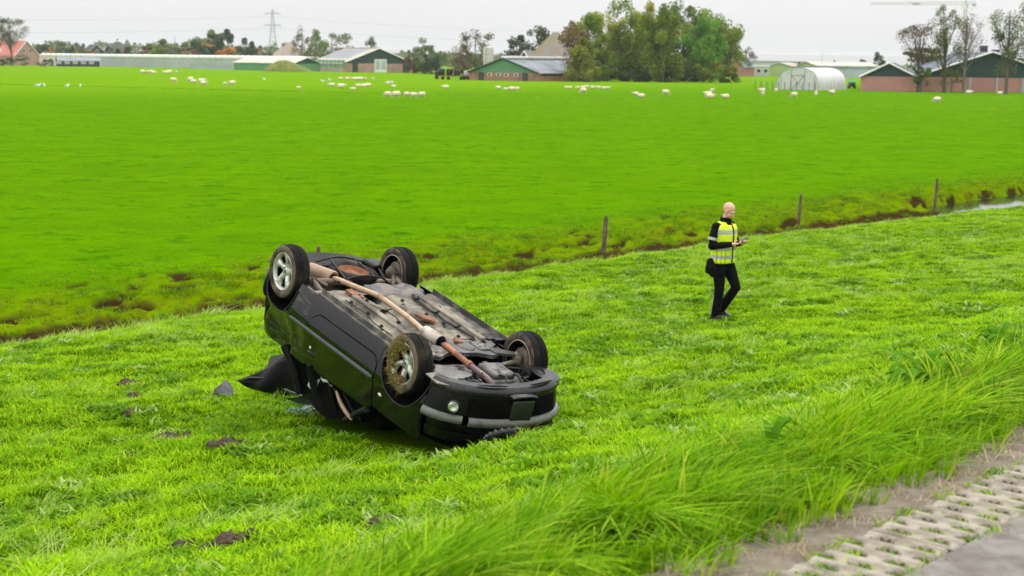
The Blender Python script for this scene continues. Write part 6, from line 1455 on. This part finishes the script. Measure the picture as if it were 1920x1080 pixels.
# dark rough edge of the second ditch out in the field
a=at(-40,157.5); b_=at(1990,207.5); n_=(b_-a).normalized(); d_=(b_-a).length; sd_=Vector((-n_.y,n_.x,0)); V=[]
for i in range(261):
    c=a+n_*d_*i/260; h=.10+.06*float(vnoise(i*.7,1,3)); V+=[(c-sd_*.9),(c-sd_*.15+Vector((0,0,h))),(c+sd_*.55+Vector((0,0,h*.7))),(c+sd_*1.2-Vector((0,0,.02)))]
mb=MB().add(V,[(4*i+j,4*i+4+j,4*i+5+j,4*i+1+j) for i in range(260) for j in range(3)],0,None,True)
tag(mb.build('field_ditch',mat('rough_ditch_grass',(.085,.190,.001),1,var=.35,scale=.9,dirt=(.13,.12,.02),dirt_amt=.25,dscale=.4,spec=0)),kind='structure')
# ------------------------------------------------------------------ sheep
M_wool=mat('cream_wool',(.74,.62,.47),.95,var=.10,scale=3,bump=.6,bscale=9,dirt=(.60,.47,.34),dirt_amt=.3,dscale=2); M_face=mat('sheep_face',(.62,.50,.38),.8,var=.1)
def sheep_proto(lying,graze,seed):
    root=bpy.data.objects.new('sheep',None); COL.objects.link(root); h0=.34 if lying else .58
    mb=MB(); mb.ell((0,0,h0),(.52,.36,.36),16,11,0,None,.13,seed); mb.ell((.30,0,h0+.02),(.30,.31,.31),12,8,0,None,.13,seed+1); mb.ell((-.32,0,h0+.04),(.30,.34,.34),12,8,0,None,.13,seed+2)
    o=mb.build('fleece',M_wool,root); bake(o,('REMESH',{'mode':'VOXEL','voxel_size':.05,'use_smooth_shade':True}))
    mb=MB(); hp=Vector((.70,0,h0-.34)) if graze and not lying else Vector((.66,0,h0+.26)); nk=Vector((.46,0,h0+.08))
    mb.tube([nk,nk.lerp(hp,.55),hp],[.19,.14,.10],10); d=Vector((.12,0,-.14)) if graze and not lying else Vector((.20,0,-.07)); mb.tube([hp-d*.6,hp,hp+d],[.085,.10,.06],10); mb.ell(hp+d,(.065,.06,.06),8,6)
    o=mb.build('head',M_face,root); bake(o,('REMESH',{'mode':'VOXEL','voxel_size':.03,'use_smooth_shade':True}))
    for s_ in (1,-1): e=MB(); e.ell((0,0,0),(.03,.09,.02),8,6,0,Matrix.Translation(hp-d*.4+Vector((0,.12*s_,.03)))); e.build('ear',M_face,root)
    if not lying:
        for x,y in ((.38,.17),(.38,-.17),(-.42,.17),(-.42,-.17)): e=MB(); e.tube([(x,y,.45),(x+.02,y,.22),(x,y,.0)],[.075,.045,.04],8); e.build('leg',M_face,root)
    return root
PROT={}
SH=[ # pixel x, y of the body centre, width in pixels, pose (L lying, G grazing, S standing), cluster
('far row before the greenhouse',[(268,135,11,'L'),(274,135,9,'L'),(283,134,9,'L'),(289,136,9,'L'),(311,136,10,'L'),(318,135,11,'L'),(331,136,8,'S')]),
('left pasture group below the greenhouse',[(325,150,12,'G'),(357.5,149,12,'G'),(363,153,11,'L'),(378,152,13,'S'),(382,157,13,'L'),(421.5,157,9,'S'),(435.5,156,13,'G')]),
('bunch resting before the largest barn',[(639,147,8,'L'),(651,147.5,9,'L'),(664,148,10,'L'),(671,148,10,'L'),(677,148,10,'L'),(683,148,9,'L'),(699.5,149,9,'S')]),
('scattered group nearer than the barn bunch',[(560,164.5,8,'L'),(622,160,12,'L'),(640,163,15,'L'),(662,167,10,'L'),(672,161,11,'L'),(682,161.5,11,'L'),(690,160.5,12,'L'),(738,162,9,'L')]),
('near line of five below the barn',[(727,177,14,'G'),(743,177,16,'G'),(763,177,12,'S'),(775.5,178,13,'S'),(791,177.5,14,'G')]),
('group before the cowshed',[(835.5,164,12,'L'),(934,165,11,'L'),(948,167,9,'L'),(960,167,12,'L'),(970,167,11,'S')]),
('row before the left end of large trees',[(1063,164,8,'L'),(1069,164,8,'L'),(1083,164,8,'L'),(1093,164,9,'L'),(1100,162.5,9,'L'),(1111,164,9,'L'),(1122,164,9,'L'),(1132,165,9,'L'),(1140,165,9,'L'),(1094,170,13,'G')]),
('group before the right end of large trees',[(1192,176,11,'L'),(1202,181,14,'L'),(1248,173,13,'G'),(1336,170,11,'S'),(1328,177,15,'S'),(1332,182,15,'L'),(1360,182.5,15,'L')]),
('group before the polytunnel',[(1429,170,12,'S'),(1430.5,176,11,'S'),(1455,170,11,'S'),(1489,178,13,'G'),(1530,173,9,'S'),(1530,177.5,11,'S'),(1560,174,13,'L')]),
('few before the salmon barns',[(1757,187,14,'G'),(1817,174,12,'L'),(1875,175,10,'L')])]
ORD=['first','second','third','fourth','fifth','sixth','seventh','eighth','ninth','tenth']; rs=random.Random(3)
for cname,lst in SH:
    for i,(px,py,w_,ps) in enumerate(sorted(lst)):
        base=py+(2.4 if ps=='L' else .5*w_*.78); p=at(px,base); key=(ps=='L',ps=='G',rs.randint(0,1))
        if key not in PROT: PROT[key]=sheep_proto(key[0],key[1],len(PROT)*7); s_=PROT[key]
        else: s_=copy_tree(PROT[key])
        rz=rs.choice((0,math.pi))+rs.uniform(-.5,.5); 
        if w_<10 and ps=='S' or w_<12 and ps=='S': rz=rs.choice((-1,1))*1.3
        s_.location=p; s_.rotation_euler=(0,0,rz); f=min(1.25,max(.62,(w_/FPX*p.y)/1.22)); s_.scale=(f,f,f)
        tag(s_,f"{dict(L='lying',G='grazing',S='standing')[ps]} cream sheep, {ORD[i]} from left of {cname}",'sheep','sheep in the field')
# gulls on the grass
M_gull=mat('white_feathers',(.80,.80,.80),.8,var=.04); M_gray=mat('grey_feathers',(.40,.42,.45),.8)
GU=[(71,163),(83,163),(125,164),(151,165),(496,150),(606.5,154),(619.5,151.5),(725.5,157),(731,157),(737,157)]; gp=None
GL=['leftmost white gull on the grass at the far left','white gull just right of the leftmost one','white gull third from the left below the black shed','white gull fourth from the left below the greenhouse','lone white gull below the greenhouse right end','white gull left of the pair below the low barn','white gull right of the pair below the low barn','white gull first of three below the largest barn door','white gull middle of three below the largest barn door','white gull last of three below the largest barn door']
for i,(px,py) in enumerate(GU):
    if gp is None:
        gp=empty('gull'); mb=MB(); mb.ell((0,0,.22),(.24,.11,.12),12,8); mb.ell((.24,0,.36),(.08,.065,.07),10,7); mb.tube([(.15,0,.25),(.22,0,.33)],[.07,.055],8); mb.build('body',M_gull,gp); mb=MB(); mb.ell((-.08,0,.27),(.26,.115,.06),10,6); mb.build('wing',M_gray,gp); mb=MB(); mb.tube([(.30,0,.36),(.38,0,.34)],[.02,.006],6); mb.build('beak',mat('yellow_beak',(.6,.4,.05),.5),gp)
        for y in (.04,-.04): mb=MB(); mb.tube([(0,y,.13),(.01,y,0)],.012,5); mb.build('leg',M_gray,gp)
        g_=gp
    else: g_=copy_tree(gp)
    g_.location=at(px,py+1.5); g_.rotation_euler=(0,0,rs.uniform(0,6.28)); g_.scale=(1.5,1.5,1.5); tag(g_,GL[i],'bird','gulls on the field')
# ------------------------------------------------------------------ a little autumn haze over the polder
m,t_,b_=new_mat('haze_air'); t_.nodes.remove(b_); pv=t_.nodes.new('ShaderNodeVolumePrincipled'); pv.inputs['Color'].default_value=(.95,.97,1,1); pv.inputs['Density'].default_value=.00009
t_.links.new(pv.outputs[0],t_.nodes['Material Output'].inputs['Volume'])
mb=MB(); mb.box((0,0,35),(30000,30000,74)); hz=mb.build('haze',m); tag(hz,kind='stuff')
